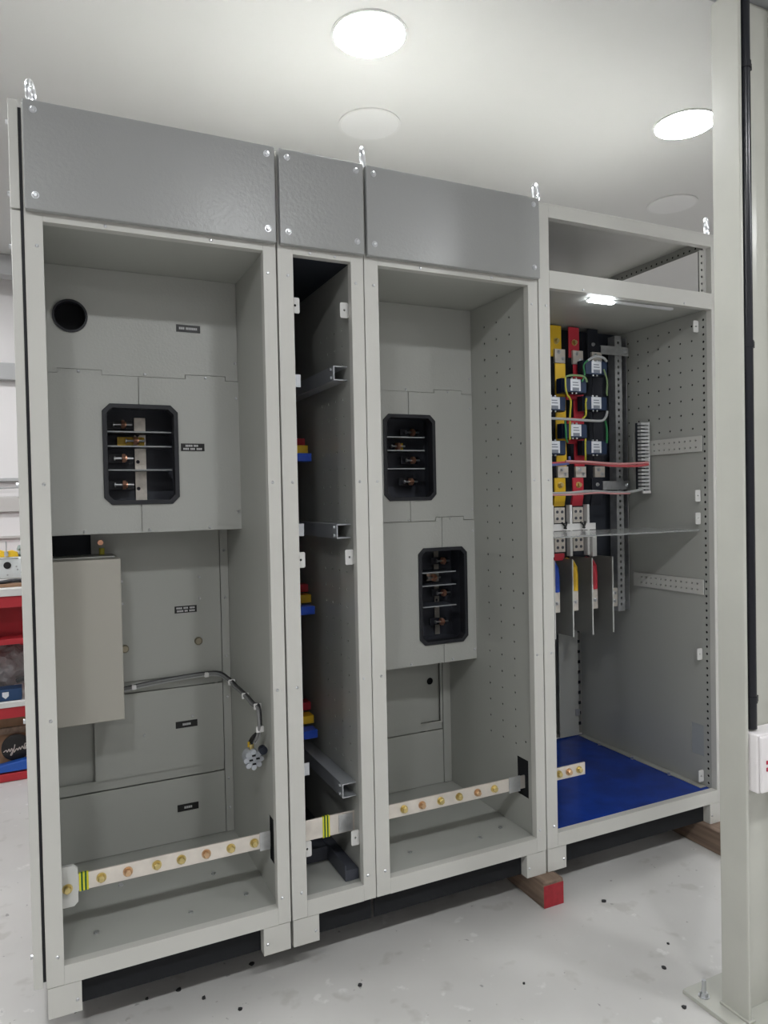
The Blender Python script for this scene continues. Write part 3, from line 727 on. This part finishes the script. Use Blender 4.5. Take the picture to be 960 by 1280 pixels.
def ct_parts():
    b = MB(); b.box(-0.060, 0.060, 0.0, 0.030, -0.029, 0.029); body = b.mesh('body', 'ct_side')
    b = MB(); b.box(-0.054, 0.054, -0.012, -0.0005, -0.026, 0.026); face = b.mesh('face_block', 'ct_body')
    b = MB(); b.box(-0.025, 0.025, -0.0135, -0.0122, -0.021, 0.025); lab = b.mesh('label_plate', 'ct_label')
    b = MB(); b.box(-0.015, 0.012, -0.0142, -0.0137, 0.010, 0.014); b.box(-0.015, 0.015, -0.0142, -0.0137, 0.000, 0.004); b.box(-0.016, 0.016, -0.0146, -0.0137, -0.021, -0.008); ink = b.mesh('print', 'ct_ink')
    b = MB()
    for x in (-0.012, 0.008):
        b.cyl((x, -0.006, 0.0265), 0.004, 0.006, 'Z', 8); b.cyl((x, -0.006, -0.0325), 0.004, 0.006, 'Z', 8)
    term = b.mesh('terminals', 'zinc')
    return body, face, lab, ink, term
CT = ct_parts()
cts = ((2.037, 1.751, 'topmost of the right column, on the black busbar'), (1.930, 1.675, 'upper of the middle column, on the red busbar'),
       (1.826, 1.601, 'upper of the left column, half behind the post'), (2.034, 1.609, 'second of the right column, on the black busbar'),
       (1.930, 1.497, 'lower of the middle column, on the red busbar'), (1.823, 1.430, 'lower of the left column, half behind the post'),
       (2.031, 1.432, 'lowest of the right column, on the black busbar'))
CTY = 0.352
for x, z, d in cts:
    t = thing('current_transformer', (x, CTY + 0.02, z - 0.029), 'navy current transformer with white label, ' + d, 'transformer', 'current transformers on the busbars')
    body = stamp('body', CT[0], t, (x, CTY, z)); stamp('face_block', CT[1], t, (x, CTY, z))
    lb = stamp('label_plate', CT[2], t, (x, CTY, z)); pr = stamp('print', CT[3], t, (x, CTY, z)); pr.parent = lb; pr.location = (0, 0, 0)
    stamp('terminals', CT[4], t, (x, CTY, z))

# horizontal struts from the busbars to the slotted channel
for z, nm in ((1.840, 'upper'), (1.281, 'lower')):
    t = thing('support_strut', (2.17, 0.42, z - 0.018), '%s grey strut between the black busbar and the slotted channel' % nm, 'strut', 'busbar support struts')
    b = MB(); b.box(2.115, 2.262, 0.397, 0.400, z - 0.018, z + 0.018); b.box(2.115, 2.262, 0.400, 0.404, z + 0.015, z + 0.018); b.build('channel', 'galv', t)
    stamp('bolt', BOLT_Z, t, (2.245, 0.397, z))

# fuse switch below: frames, pole terminals
sw = thing('switch_disconnector', (1.92, 0.39, 1.0), 'switch with white frame and tinned pole terminals at the acrylic shelf', 'switch')
MB().box(1.79, 2.04, 0.40, 0.46, 1.00, 1.205).build('body', 'dark', sw, 0.002)
for x0, x1 in ((1.832, 1.842), (1.922, 1.934), (2.010, 2.022)):
    MB().box(x0, x1, 0.375, 0.399, 1.0, 1.205).build('frame_upright', 'white_plastic', sw, 0.001)
MB().box(1.80, 2.042, 0.362, 0.374, 1.104, 1.130).build('frame_crossbar', 'white_plastic', sw, 0.001)
MB().box(2.024, 2.046, 0.362, 0.385, 0.995, 1.096).build('frame_leg', 'bracket', sw, 0.001)
for x in (1.880, 1.973):
    for z in (1.165, 1.050):
        tp = MB().box(x - 0.027, x + 0.025, 0.385, 0.3995, z - 0.032, z + 0.030).build('pole_terminal', 'lug', sw, 0.001)
        for dx in (-0.013, 0.011):
            for dz in (-0.014, 0.013):
                MB().cyl((x + dx, 0.3835, z + dz), 0.0062, 0.0014, 'Y', 10).build('terminal_hole', 'housing', tp)
    for dx in (-0.012, 0.012):
        o = MB().tube(smooth_path([(x + dx, 0.360, 1.137), (x + dx * 0.3, 0.352, 1.124), (x - dx * 0.4, 0.354, 1.112)], 4), 0.004, 6).build('clip', 'wire_black', sw)
MB().box(1.85, 1.90, 0.386, 0.3995, 0.985, 1.012).build('red_cap', 'red', sw)

# phase barriers and cable lugs
LY = 0.33
for k, (x, nm) in enumerate(((1.806, 'leftmost, half hidden'), (1.895, 'second from the left'), (1.993, 'third from the left'), (2.099, 'rightmost'))):
    t = thing('phase_barrier', (x, LY + 0.1, 0.685), 'tall smoky barrier plate, %s, between the coloured cable lugs' % nm, 'barrier plate', 'barrier plates between the lugs')
    MB().box(x - 0.002, x + 0.002, LY + 0.004, LY + 0.135, 0.686, 0.992).build('plate', 'barrier_plate', t)
    MB().box(x - 0.0022, x + 0.0022, LY, LY + 0.0039, 0.686, 0.992).build('front_edge', 'barrier_edge', t)
def cable_lug(x, m, cname):
    t = thing('cable_lug', (x, LY + 0.07, 0.785), '%s sleeved cable lug hanging between the barrier plates' % cname, 'cable lug', 'cable lugs below the switch')
    pts = [(x, LY + 0.022, 0.866), (x, LY + 0.022, 0.93), (x, LY + 0.025, 0.955), (x, LY + 0.037, 0.972), (x, LY + 0.067, 0.98)]
    MB().tube(pts, [0.0165, 0.0165, 0.0165, 0.016, 0.014], 14).build('sleeve', m, t, smooth=True)
    MB().box(x - 0.0165, x + 0.0165, LY + 0.014, LY + 0.026, 0.785, 0.866).build('palm', 'lug', t, 0.003)
    stamp('bolt', BOLT_Z, t, (x, LY + 0.014, 0.822))
cable_lug(1.826, 'blue', 'blue'); cable_lug(1.917, 'yellow', 'yellow'); cable_lug(2.016, 'red', 'red')
t = thing('cable_lug', (2.122, LY + 0.07, 0.785), 'bare tinned lug right of the rightmost barrier plate', 'cable lug', 'cable lugs below the switch')
MB().box(2.106, 2.138, LY + 0.016, LY + 0.026, 0.785, 0.862).build('palm', 'lug', t, 0.003)
stamp('bolt', BOLT_Z, t, (2.12, LY + 0.016, 0.81)); stamp('bolt', BOLT_Z, t, (2.122, LY + 0.016, 0.842))

# slotted cable duct on a bracket
du = thing('cable_duct', (2.25, 0.30, 1.26), 'vertical grey slotted cable duct receiving the red wires', 'cable duct')
MB().box(2.246, 2.275, 0.318, 0.348, 1.255, 1.536).build('back_channel', 'dark', du)
MB().box(2.268, 2.276, 0.298, 0.318, 1.255, 1.536).build('side', 'duct', du)
for k in range(19):
    z = 1.262 + 0.0146 * k
    MB().box(2.228, 2.268, 0.298, 0.317, z, z + 0.0092).build('finger', 'duct', du)
MB().box(2.228, 2.270, 0.290, 0.2975, 1.245, 1.256).build('end_clip', 'white_plastic', du)
MB().box(2.236, 2.28, 0.349, 0.352, 1.30, 1.50).build('mounting_plate', 'paint_inner_shaded', du)

# wiring
def wire(pts, r, m, label, grp='control wires in the right-end cabinet', n=6):
    p = smooth_path(pts, 6)
    o = MB().tube(p, r, n).build('wire', m, None, smooth=True, loc=tuple(pts[0]))
    tag(o, label, 'wire', grp)
WY = 0.33
wire([(1.77, WY, 1.366), (1.90, WY - 0.004, 1.372), (2.02, WY, 1.366), (2.12, WY - 0.01, 1.358), (2.20, WY - 0.03, 1.357), (2.262, WY - 0.035, 1.363)], 0.0055, 'wire_red', 'red wire of the upper bundle running to the slotted duct')
wire([(1.86, WY - 0.010, 1.376), (1.96, WY - 0.012, 1.374), (2.05, WY - 0.010, 1.369), (2.14, WY - 0.016, 1.366), (2.262, WY - 0.037, 1.371)], 0.0045, 'wire_pink', 'pinkish wire lying on the upper red bundle')
wire([(1.77, WY - 0.008, 1.361), (1.85, WY - 0.010, 1.364), (1.885, WY, 1.372), (1.89, WY + 0.005, 1.395)], 0.005, 'wire_blue', 'violet blue wire at the left end of the upper bundle')
wire([(1.77, WY, 1.252), (1.88, WY - 0.006, 1.253), (1.98, WY - 0.006, 1.258), (2.09, WY - 0.006, 1.252), (2.16, WY - 0.015, 1.250), (2.235, WY - 0.032, 1.262)], 0.0055, 'wire_grey', 'grey wire of the lower bundle across the lower busbars')
wire([(1.77, WY - 0.010, 1.246), (1.90, WY - 0.012, 1.246), (2.02, WY - 0.010, 1.251), (2.10, WY - 0.012, 1.246), (2.175, WY - 0.02, 1.246)], 0.0035, 'wire_pink', 'thin pink wire below the lower grey bundle')
wire([(1.77, WY, 1.541), (1.88, WY - 0.004, 1.540), (1.97, WY - 0.004, 1.538), (2.045, WY - 0.004, 1.538), (2.068, WY - 0.004, 1.552), (2.082, WY, 1.578)], 0.005, 'wire_grey', 'pale grey wire crossing between the upper and lower transformers')
wire([(2.066, WY, 1.745), (2.083, WY, 1.70), (2.080, WY, 1.655), (2.083, WY, 1.640)], 0.0035, 'wire_lime', 'pale green wire between the two upper right transformers')
wire([(2.070, WY, 1.540), (2.078, WY, 1.50), (2.076, WY, 1.45)], 0.0042, 'wire_green', 'bright green wire beside the lowest right transformer')
wire([(1.875, WY, 1.705), (1.90, WY, 1.712), (1.95, WY, 1.713), (1.972, WY, 1.705), (1.98, WY, 1.69)], 0.004, 'wire_lime', 'pale green wire over the upper middle transformer')
wire([(1.862, WY - 0.012, 1.70), (1.860, WY - 0.016, 1.66), (1.868, WY - 0.016, 1.632), (1.889, WY - 0.010, 1.61), (1.892, WY, 1.55), (1.890, WY, 1.46)], 0.0038, 'wire_yellow', 'yellow wire down the right side of the left transformers')
wire([(1.975, WY, 1.625), (1.966, WY - 0.006, 1.60), (1.966, WY - 0.006, 1.56), (1.955, WY, 1.545)], 0.0038, 'wire_yellow', 'yellow wire below the upper middle transformer')
wire([(1.868, WY, 1.535), (1.862, WY - 0.01, 1.50), (1.864, WY - 0.01, 1.465), (1.88, WY, 1.45)], 0.0038, 'wire_green', 'green wire left of the lower middle transformer')
wire([(1.968, WY, 1.465), (1.958, WY - 0.01, 1.44), (1.958, WY - 0.01, 1.40), (1.966, WY, 1.376)], 0.0038, 'wire_yellow', 'yellow wire below the lower middle transformer')
wire([(1.985, WY, 1.775), (2.02, WY - 0.004, 1.793), (2.06, WY - 0.004, 1.790), (2.082, WY, 1.778)], 0.005, 'wire_grey', 'pale sleeve looping over the topmost right transformer')
wire([(1.955, WY, 1.690), (1.968, WY, 1.72), (1.964, WY, 1.755), (1.985, WY, 1.775)], 0.0035, 'wire_green', 'thin green wire rising to the topmost right transformer')
for x, z in ((1.955, 1.640), (1.960, 1.541), (1.960, 1.464)):
    b = MB(); b.box(x - 0.030, x + 0.030, BY - 0.012, BY - 0.003, z - 0.014, z + 0.014)
    tag(b.build('tape_wrap', 'red', None, 0.003, loc=(x, BY, z)), 'red tape wrap on the middle busbar at %s transformer' % {1.640: 'the upper middle', 1.541: 'the top of the lower middle', 1.464: 'the bottom of the lower middle'}[z], 'tape wrap', 'red tape wraps')

# ---------------------------------------------------------------- cable and socket in cabinet one
cb = thing('cable_bundle', (0.23, 0.52, 0.66), 'sheathed cable bundle running from the cream box to the hanging socket', 'cable')
def bundle(off, m, r):
    dx, dy, dz = off
    pts = [(0.20, 0.522, 0.648), (0.32, 0.520, 0.662), (0.44, 0.520, 0.670), (0.535, 0.515, 0.670), (0.566, 0.47, 0.655), (0.571, 0.40, 0.648),
           (0.570, 0.32, 0.650), (0.568, 0.24, 0.652), (0.568, 0.16, 0.648), (0.567, 0.105, 0.655), (0.566, 0.088, 0.615), (0.565, 0.100, 0.578), (0.560, 0.118, 0.555)]
    MB().tube([p + Vector((dx, dy, dz)) for p in smooth_path(pts, 6)], r, 8).build('cable', m, cb, smooth=True)
bundle((0, 0, 0.004), 'wire_black', 0.0042); bundle((-0.003, 0, -0.005), 'wire_grey', 0.0045); bundle((-0.006, -0.005, 0.001), 'sheath', 0.0045)
for x, y, z in ((0.568, 0.445, 0.651), (0.566, 0.26, 0.651), (0.565, 0.115, 0.655), (0.563, 0.088, 0.597), (0.27, 0.513, 0.660), (0.50, 0.508, 0.673)):
    if y < 0.5: MB().box(x - 0.011, x + 0.012, y - 0.004, y + 0.004, z - 0.009, z + 0.009).build('tie_mount', 'white_plastic', cb, 0.003)
    else: MB().box(x - 0.007, x + 0.007, y - 0.004, y + 0.02, z - 0.011, z + 0.004).build('tie_mount', 'white_plastic', cb, 0.003)
so = thing('plug_socket', (0.535, 0.13, 0.50), 'white round multi-pin socket hanging on the cable by the right wall', 'socket')
b = MB(); b.cyl((0.548, 0.105, 0.507), 0.024, 0.045, 'Y', 20); b.build('body', 'plug_grey', so, 0.002, smooth=True)
for k in range(8):
    a = 2 * PI * k / 8
    MB().cyl((0.548 + 0.022 * math.cos(a), 0.102, 0.507 + 0.022 * math.sin(a)), 0.0075, 0.012, 'Y', 10).build('knurl', 'plug_grey', so)
for dx, dz in ((-0.008, 0.0), (0.012, 0.002), (0.0, 0.012), (0.001, -0.012)):
    MB().box(0.548 + dx - 0.005, 0.548 + dx + 0.005, 0.1005, 0.1045, 0.507 + dz - 0.002, 0.507 + dz + 0.002).build('slot', 'void', so)
for y, m in ((0.145, 'yellow'), (0.126, 'brass')):
    MB().cyl((0.548, y, 0.532), 0.007, 0.014, 'Z', 10).build('ferrule', m, so)
for y in (0.150, 0.138, 0.126):
    MB().tube(smooth_path([(0.548, y, 0.545), (0.553, y - 0.008, 0.56), (0.558, 0.115, 0.578)], 4), 0.003, 6).build('lead', 'wire_black', so)
MB().cyl((0.568, 0.070, 0.540), 0.012, 0.018, 'Y', 14).build('knob', 'ct_side', so)

# ---------------------------------------------------------------- steel column, conduit, socket box
KX, KY0, KY1 = 1.572, -0.692, -0.612
cl = thing('steel_column', (KX + 0.08, (KY0 + KY1) / 2, FLOOR), 'tall grey painted steel column at the right edge', 'column')
MB().box(KX, KX + 0.010, KY0, KY1, FLOOR + 0.012, 2.468).build('flange', 'column_paint', cl, 0.003)
MB().box(KX + 0.150, KX + 0.160, KY0, KY1, FLOOR + 0.012, 2.468).build('flange', 'column_paint', cl, 0.003)
MB().box(KX + 0.010, KX + 0.150, KY0 + 0.034, KY1 - 0.036, FLOOR + 0.012, 2.468).build('web', 'column_paint', cl)
MB().box(KX - 0.045, KX + 0.20, KY0 - 0.06, KY1 + 0.085, FLOOR, FLOOR + 0.0115).build('base_plate', 'column_paint', cl, 0.001)
MB().box(KX - 0.004, KX + 0.02, KY0 - 0.004, KY1 + 0.004, FLOOR + 0.0115, FLOOR + 0.018).build('weld_bead', 'column_paint', cl, 0.002)
for x, y in ((KX - 0.018, KY1 + 0.040), (KX + 0.17, KY1 + 0.040), (KX + 0.10, KY0 - 0.02)):
    b = MB(); b.cyl((x, y, FLOOR + 0.0115), 0.014, 0.002, 'Z', 16); b.cyl((x, y, FLOOR + 0.0135), 0.010, 0.009, 'Z', 6); b.cyl((x, y, FLOOR + 0.0225), 0.0055, 0.032, 'Z', 12)
    b.build('anchor_bolt', 'zinc', cl)
PXC, PYC = 1.606, -0.680
cp = thing('conduit_pipe', (PXC, PYC, 0.66), 'black plastic conduit pipe running down the steel column', 'pipe')
MB().cyl((PXC, PYC, 0.655), 0.0135, 1.80, 'Z', 20).build('pipe', 'pipe_black', cp, smooth=True)
for z in (2.28, 1.60, 0.72):
    b = MB(); b.cyl((PXC, PYC, z), 0.0155, 0.016, 'Z', 20); b.box(PXC - 0.006, PXC + 0.022, PYC - 0.004, PYC + 0.018, z, z + 0.016); b.build('saddle_clip', 'pipe_black', cp, smooth=True)
sb = thing('socket_box', (1.62, -0.70, 0.50), 'white wall socket box at the bottom of the black conduit', 'socket box')
MB().box(1.584, 1.715, -0.714, -0.661, 0.505, 0.650).build('box', 'socket_white', sb, 0.004)
MB().box(1.587, 1.712, -0.7225, -0.7145, 0.508, 0.647).build('cover_plate', 'socket_white', sb, 0.004)
for z in (0.585, 0.568):
    MB().box(1.603, 1.609, -0.7245, -0.7227, z - 0.007, z + 0.002).build('neon_mark', 'neon_red', sb)
for z in (0.604, 0.540):
    MB().cyl((1.618, -0.7242, z), 0.006, 0.0015, 'Y', 12).build('pin_hole', 'void', sb)
MB().cyl((1.5828, -0.703, 0.578), 0.007, 0.0014, 'X', 14).build('knockout', 'socket_white', sb)

# ---------------------------------------------------------------- wooden bearers
def bearer(x0, x1, y0, y1, label, painted, name='wooden_bearer'):
    t = thing(name, ((x0 + x1) / 2, (y0 + y1) / 2, FLOOR), label, 'wooden beam', 'wooden beams under the cabinets')
    MB().box(x0, x1, y0, y1, FLOOR, -0.001).build('timber', 'wood', t, 0.004)
    if painted:
        MB().box(x0 + 0.001, x1 - 0.001, y0 - 0.0012, y0 - 0.0001, FLOOR + 0.001, -0.012).build('painted_end', 'wood_red', t)
bearer(1.444, 1.524, -0.045, 0.83, 'brown wooden beam with a red end under the third and fourth cabinets', True)
bearer(2.225, 2.335, -0.075, 0.86, 'brown wooden beam under the right corner of the last cabinet', False)
bearer(0.01, 0.085, 0.30, 0.86, 'dark wooden beam under the left side of the first cabinet', False)

# ---------------------------------------------------------------- chips and litter on the floor
chips = ((0.240, 0.098), (0.324, 0.095), (0.064, 0.133), (0.186, 0.039), (0.455, -0.054), (0.772, -0.111), (1.174, -0.307), (1.645, -0.099), (1.562, -0.430), (1.486, -0.569), (1.656, -0.356), (0.531, 0.114), (0.378, 0.032), (0.603, 0.139))
where = ('below the middle of the first cabinet', 'right of the one below the first cabinet', 'by the far left foot', 'at the bottom edge left of centre', 'at the bottom edge, lone dark speck',
         'on the open floor before the narrow cabinet', 'on the open floor before the third cabinet', 'under the front of the last cabinet', 'left of the column base', 'just beside the column base plate', 'between the column and the last cabinet',
         'behind the foot of the first cabinet', 'below the first cabinet towards the camera', 'beside the paired feet')
for k, (x, y) in enumerate(chips):
    s = random.uniform(0.004, 0.0085); n = 6
    pts = [(x + s * random.uniform(0.6, 1.2) * math.cos(2 * PI * i / n), y + s * random.uniform(0.6, 1.2) * math.sin(2 * PI * i / n)) for i in range(n)]
    o = MB().plate(pts, [], 'Z', FLOOR, FLOOR + 0.004).build('floor_chip', 'chip_light' if k in (13, 3) else 'chip_dark', None, loc=(x, y, FLOOR))
    tag(o, 'small loose chip on the floor %s' % where[k], 'debris', 'small chips lying on the floor')

# ---------------------------------------------------------------- rack and workshop things at the far left
RY = 2.0
rk = thing('storage_rack', (-0.6, 2.25, FLOOR), 'red and white steel storage rack standing left behind the cabinets', 'rack')
for x in (-1.25, 0.10):
    for y in (RY + 0.005, 2.45):
        MB().box(x - 0.02, x + 0.02, y, y + 0.04, FLOOR, 0.84).build('post', 'rack_red', rk)
for z0, z1 in ((0.812, 0.850), (0.276, 0.303)):
    MB().box(-1.27, 0.12, RY - 0.02, 2.52, z0, z1).build('shelf', 'rack_white', rk, 0.003)
for z0, z1 in ((0.757, 0.811), (0.578, 0.604), (0.222, 0.275), (FLOOR + 0.002, FLOOR + 0.04)):
    MB().box(-1.23, 0.08, RY - 0.010, RY + 0.030, z0, z1).build('front_beam', 'rack_red', rk, 0.002)
MB().box(-1.23, 0.08, RY + 0.20, RY + 0.21, 0.605, 0.811).build('tray_back', 'rack_red', rk)
MB().box(-1.23, 0.08, RY + 0.031, RY + 0.20, 0.580, 0.590).build('tray_floor', 'rack_red', rk)
MB().box(-1.23, 0.08, RY + 0.040, 2.49, FLOOR + 0.041, FLOOR + 0.05).build('shelf', 'rack_white', rk)
MB().box(-1.23, 0.08, 2.495, 2.505, FLOOR + 0.05, 0.811).build('back_sheet', 'rack_red', rk)
# white device with a black dial on the bench top
dv = thing('bench_device', (-0.16, 2.15, 0.86), 'white bench instrument with a black dial on the rack top', 'instrument')
MB().box(-0.36, -0.05, 2.10, 2.32, 0.885, 0.990).build('body', 'device_white', dv, 0.006)
MB().cyl((-0.150, 2.094, 0.953), 0.017, 0.006, 'Y', 20).build('dial', 'label_black', dv)
MB().box(-0.36, -0.10, 2.096, 2.099, 0.984, 0.990).build('top_seam', 'trim_grey', dv)
for x, z in ((-0.150, 0.905), (-0.105, 0.930), (-0.088, 0.915), (-0.11, 0.945)):
    MB().cyl((x, 2.097, z), 0.004, 0.003, 'Y', 10).build('button', 'trim_grey', dv)
b = MB()
for x in (-0.30, -0.08):
    b.cyl((x, 2.16, 0.851), 0.015, 0.034, 'Z', 12)
b.build('feet', 'rubber', dv)
o = MB().box(-0.34, -0.055, 2.03, 2.09, 0.851, 0.866).build('timber_offcut', 'cardboard', None, 0.003, loc=(-0.2, 2.06, 0.851)); tag(o, 'thin brown offcut lying on the rack top edge', 'offcut')
o = MB().tube(smooth_path([(-0.34, 2.06, 0.876), (-0.20, 2.05, 0.874), (-0.12, 2.055, 0.880), (-0.055, 2.06, 0.876)]), 0.0095, 8).build('black_cable', 'wire_black', None, smooth=True, loc=(-0.2, 2.06, 0.867)); tag(o, 'black cable lying along the front of the white instrument', 'cable')
yl = thing('yellow_clamp', (-0.14, 2.17, 0.99), 'yellow tool with a grey stem standing on the white instrument', 'tool')
MB().plate([(-0.21, 0.991), (-0.10, 0.991), (-0.105, 1.012), (-0.13, 1.024), (-0.16, 1.018), (-0.19, 1.028), (-0.21, 1.014)], [], 'Y', 2.15, 2.19).build('body', 'yellow', yl, 0.003)
b = MB(); b.cyl((-0.155, 2.143, 0.995), 0.009, 0.024, 'Z', 8); b.cyl((-0.155, 2.143, 1.019), 0.003, 0.05, 'Z', 8); b.build('stem', 'trim_grey', yl)
gg = thing('grey_clamp', (-0.08, 2.2, 0.99), 'grey green lumpy tool at the right of the white instrument', 'tool')
b = MB()
for k in range(9):
    x, z, r = -0.075 + random.uniform(-0.022, 0.016), 1.0 + 0.005 * k, random.uniform(0.012, 0.022)
    b.cyl((x, 2.14 + random.uniform(0, 0.05), z - 0.01), r, 0.018, 'Z', 9, r * 0.6)
b.build('body', 'grey_green', gg)
# middle shelf
pw = thing('wrapped_parts', (-0.15, 2.2, 0.31), 'crumpled clear plastic wrapped parts on the middle rack shelf', 'wrapped parts')
bm2 = bmesh.new(); bmesh.ops.create_icosphere(bm2, subdivisions=4, radius=1)
for v in bm2.verts:
    d = 1 + 0.16 * math.sin(7 * v.co.x + 3 * v.co.z) * math.cos(6 * v.co.y) + random.uniform(-0.05, 0.05)
    v.co = Vector((-0.175 + 0.115 * v.co.x * d, 2.20 + 0.10 * v.co.y * d, 0.442 + 0.108 * v.co.z * d)) - Vector((-0.15, 2.2, 0.31))
me = bpy.data.meshes.new('wrap'); bm2.to_mesh(me); bm2.free(); me.materials.append(MATS['plastic_wrap'])
o = bpy.data.objects.new('wrap', me); col.objects.link(o); o.parent = pw
nb = thing('blue_carton', (-0.2, 2.05, 0.303), 'navy blue carton with a pale emblem on the middle rack shelf', 'box')
MB().box(-0.40, -0.100, 2.00, 2.09, 0.304, 0.360).build('carton', 'navy_box', nb, 0.003)
MB().plate([(-0.170 + 0.014 * a, 0.333 + 0.014 * c) for a, c in ((-1, 1.1), (1, 1.1), (1, -0.3), (0, -1.2), (-1, -0.3))], [], 'Y', 1.9985, 1.9996).build('emblem', 'ct_label', nb)
o = MB().tube(smooth_path([(-0.12, 2.01, 0.395), (-0.07, 2.0, 0.41), (0.0, 2.02, 0.40)]), 0.012, 8).build('black_tool', 'wire_black', None, smooth=True, loc=(-0.05, 2.01, 0.39)); tag(o, 'black tool handle behind the navy carton', 'tool')
# bottom shelf
bx = thing('cardboard_box', (-0.3, 2.25, -0.03), 'brown cardboard box on the bottom of the rack', 'box')
MB().box(-0.80, 0.02, 2.09, 2.40, -0.034, 0.205).build('carton', 'cardboard', bx, 0.004)
MB().box(-0.80, 0.02, 2.07, 2.0895, 0.125, 0.155).build('flap', 'wood', bx)
ld = thing('round_lid', (-0.134, 2.03, 0.0), 'black round lid with pale script lettering at the bottom of the rack', 'lid')
MB().cyl((-0.134, 2.040, 0.062), 0.064, 0.02, 'Y', 36).build('disc', 'lid_black', ld, 0.003, smooth=True)
letters = MB()
x = -0.190
scr = [(-0.188, 0.048), (-0.176, 0.056), (-0.172, 0.046), (-0.164, 0.060), (-0.160, 0.046), (-0.152, 0.062), (-0.150, 0.034), (-0.158, 0.030), (-0.142, 0.060), (-0.138, 0.078), (-0.144, 0.040),
       (-0.130, 0.058), (-0.126, 0.048), (-0.118, 0.062), (-0.114, 0.050), (-0.106, 0.066), (-0.100, 0.052), (-0.094, 0.076), (-0.086, 0.072), (-0.096, 0.050), (-0.084, 0.058)]
letters.tube(smooth_path([(a, 2.0385, c) for a, c in scr], 4), 0.0022, 6)
letters.build('script', 'script_white', ld)
bt = thing('blue_sheet', (-0.2, 2.0, -0.04), 'bright blue plastic sheet under the round lid', 'sheet')
b = MB(); b.plate([(-0.42, -0.040), (-0.02, -0.036), (-0.02, 0.004), (-0.10, 0.012), (-0.20, -0.002), (-0.42, 0.004)], [], 'Y', 1.992, 2.035); b.build('folded_sheet', 'tarp_blue', bt, 0.006)
# thin wires hanging along the far wall
o = MB().tube(smooth_path([(-0.6, RY1 - 0.05, 1.28), (-0.35, RY1 - 0.05, 1.335), (-0.20, RY1 - 0.05, 1.355), (0.1, RY1 - 0.05, 1.362)]), 0.005, 6).build('wall_cable', 'trim_grey', None, smooth=True, loc=(-0.3, RY1 - 0.05, 1.32)); tag(o, 'thin grey cable strung along the far wall', 'cable')
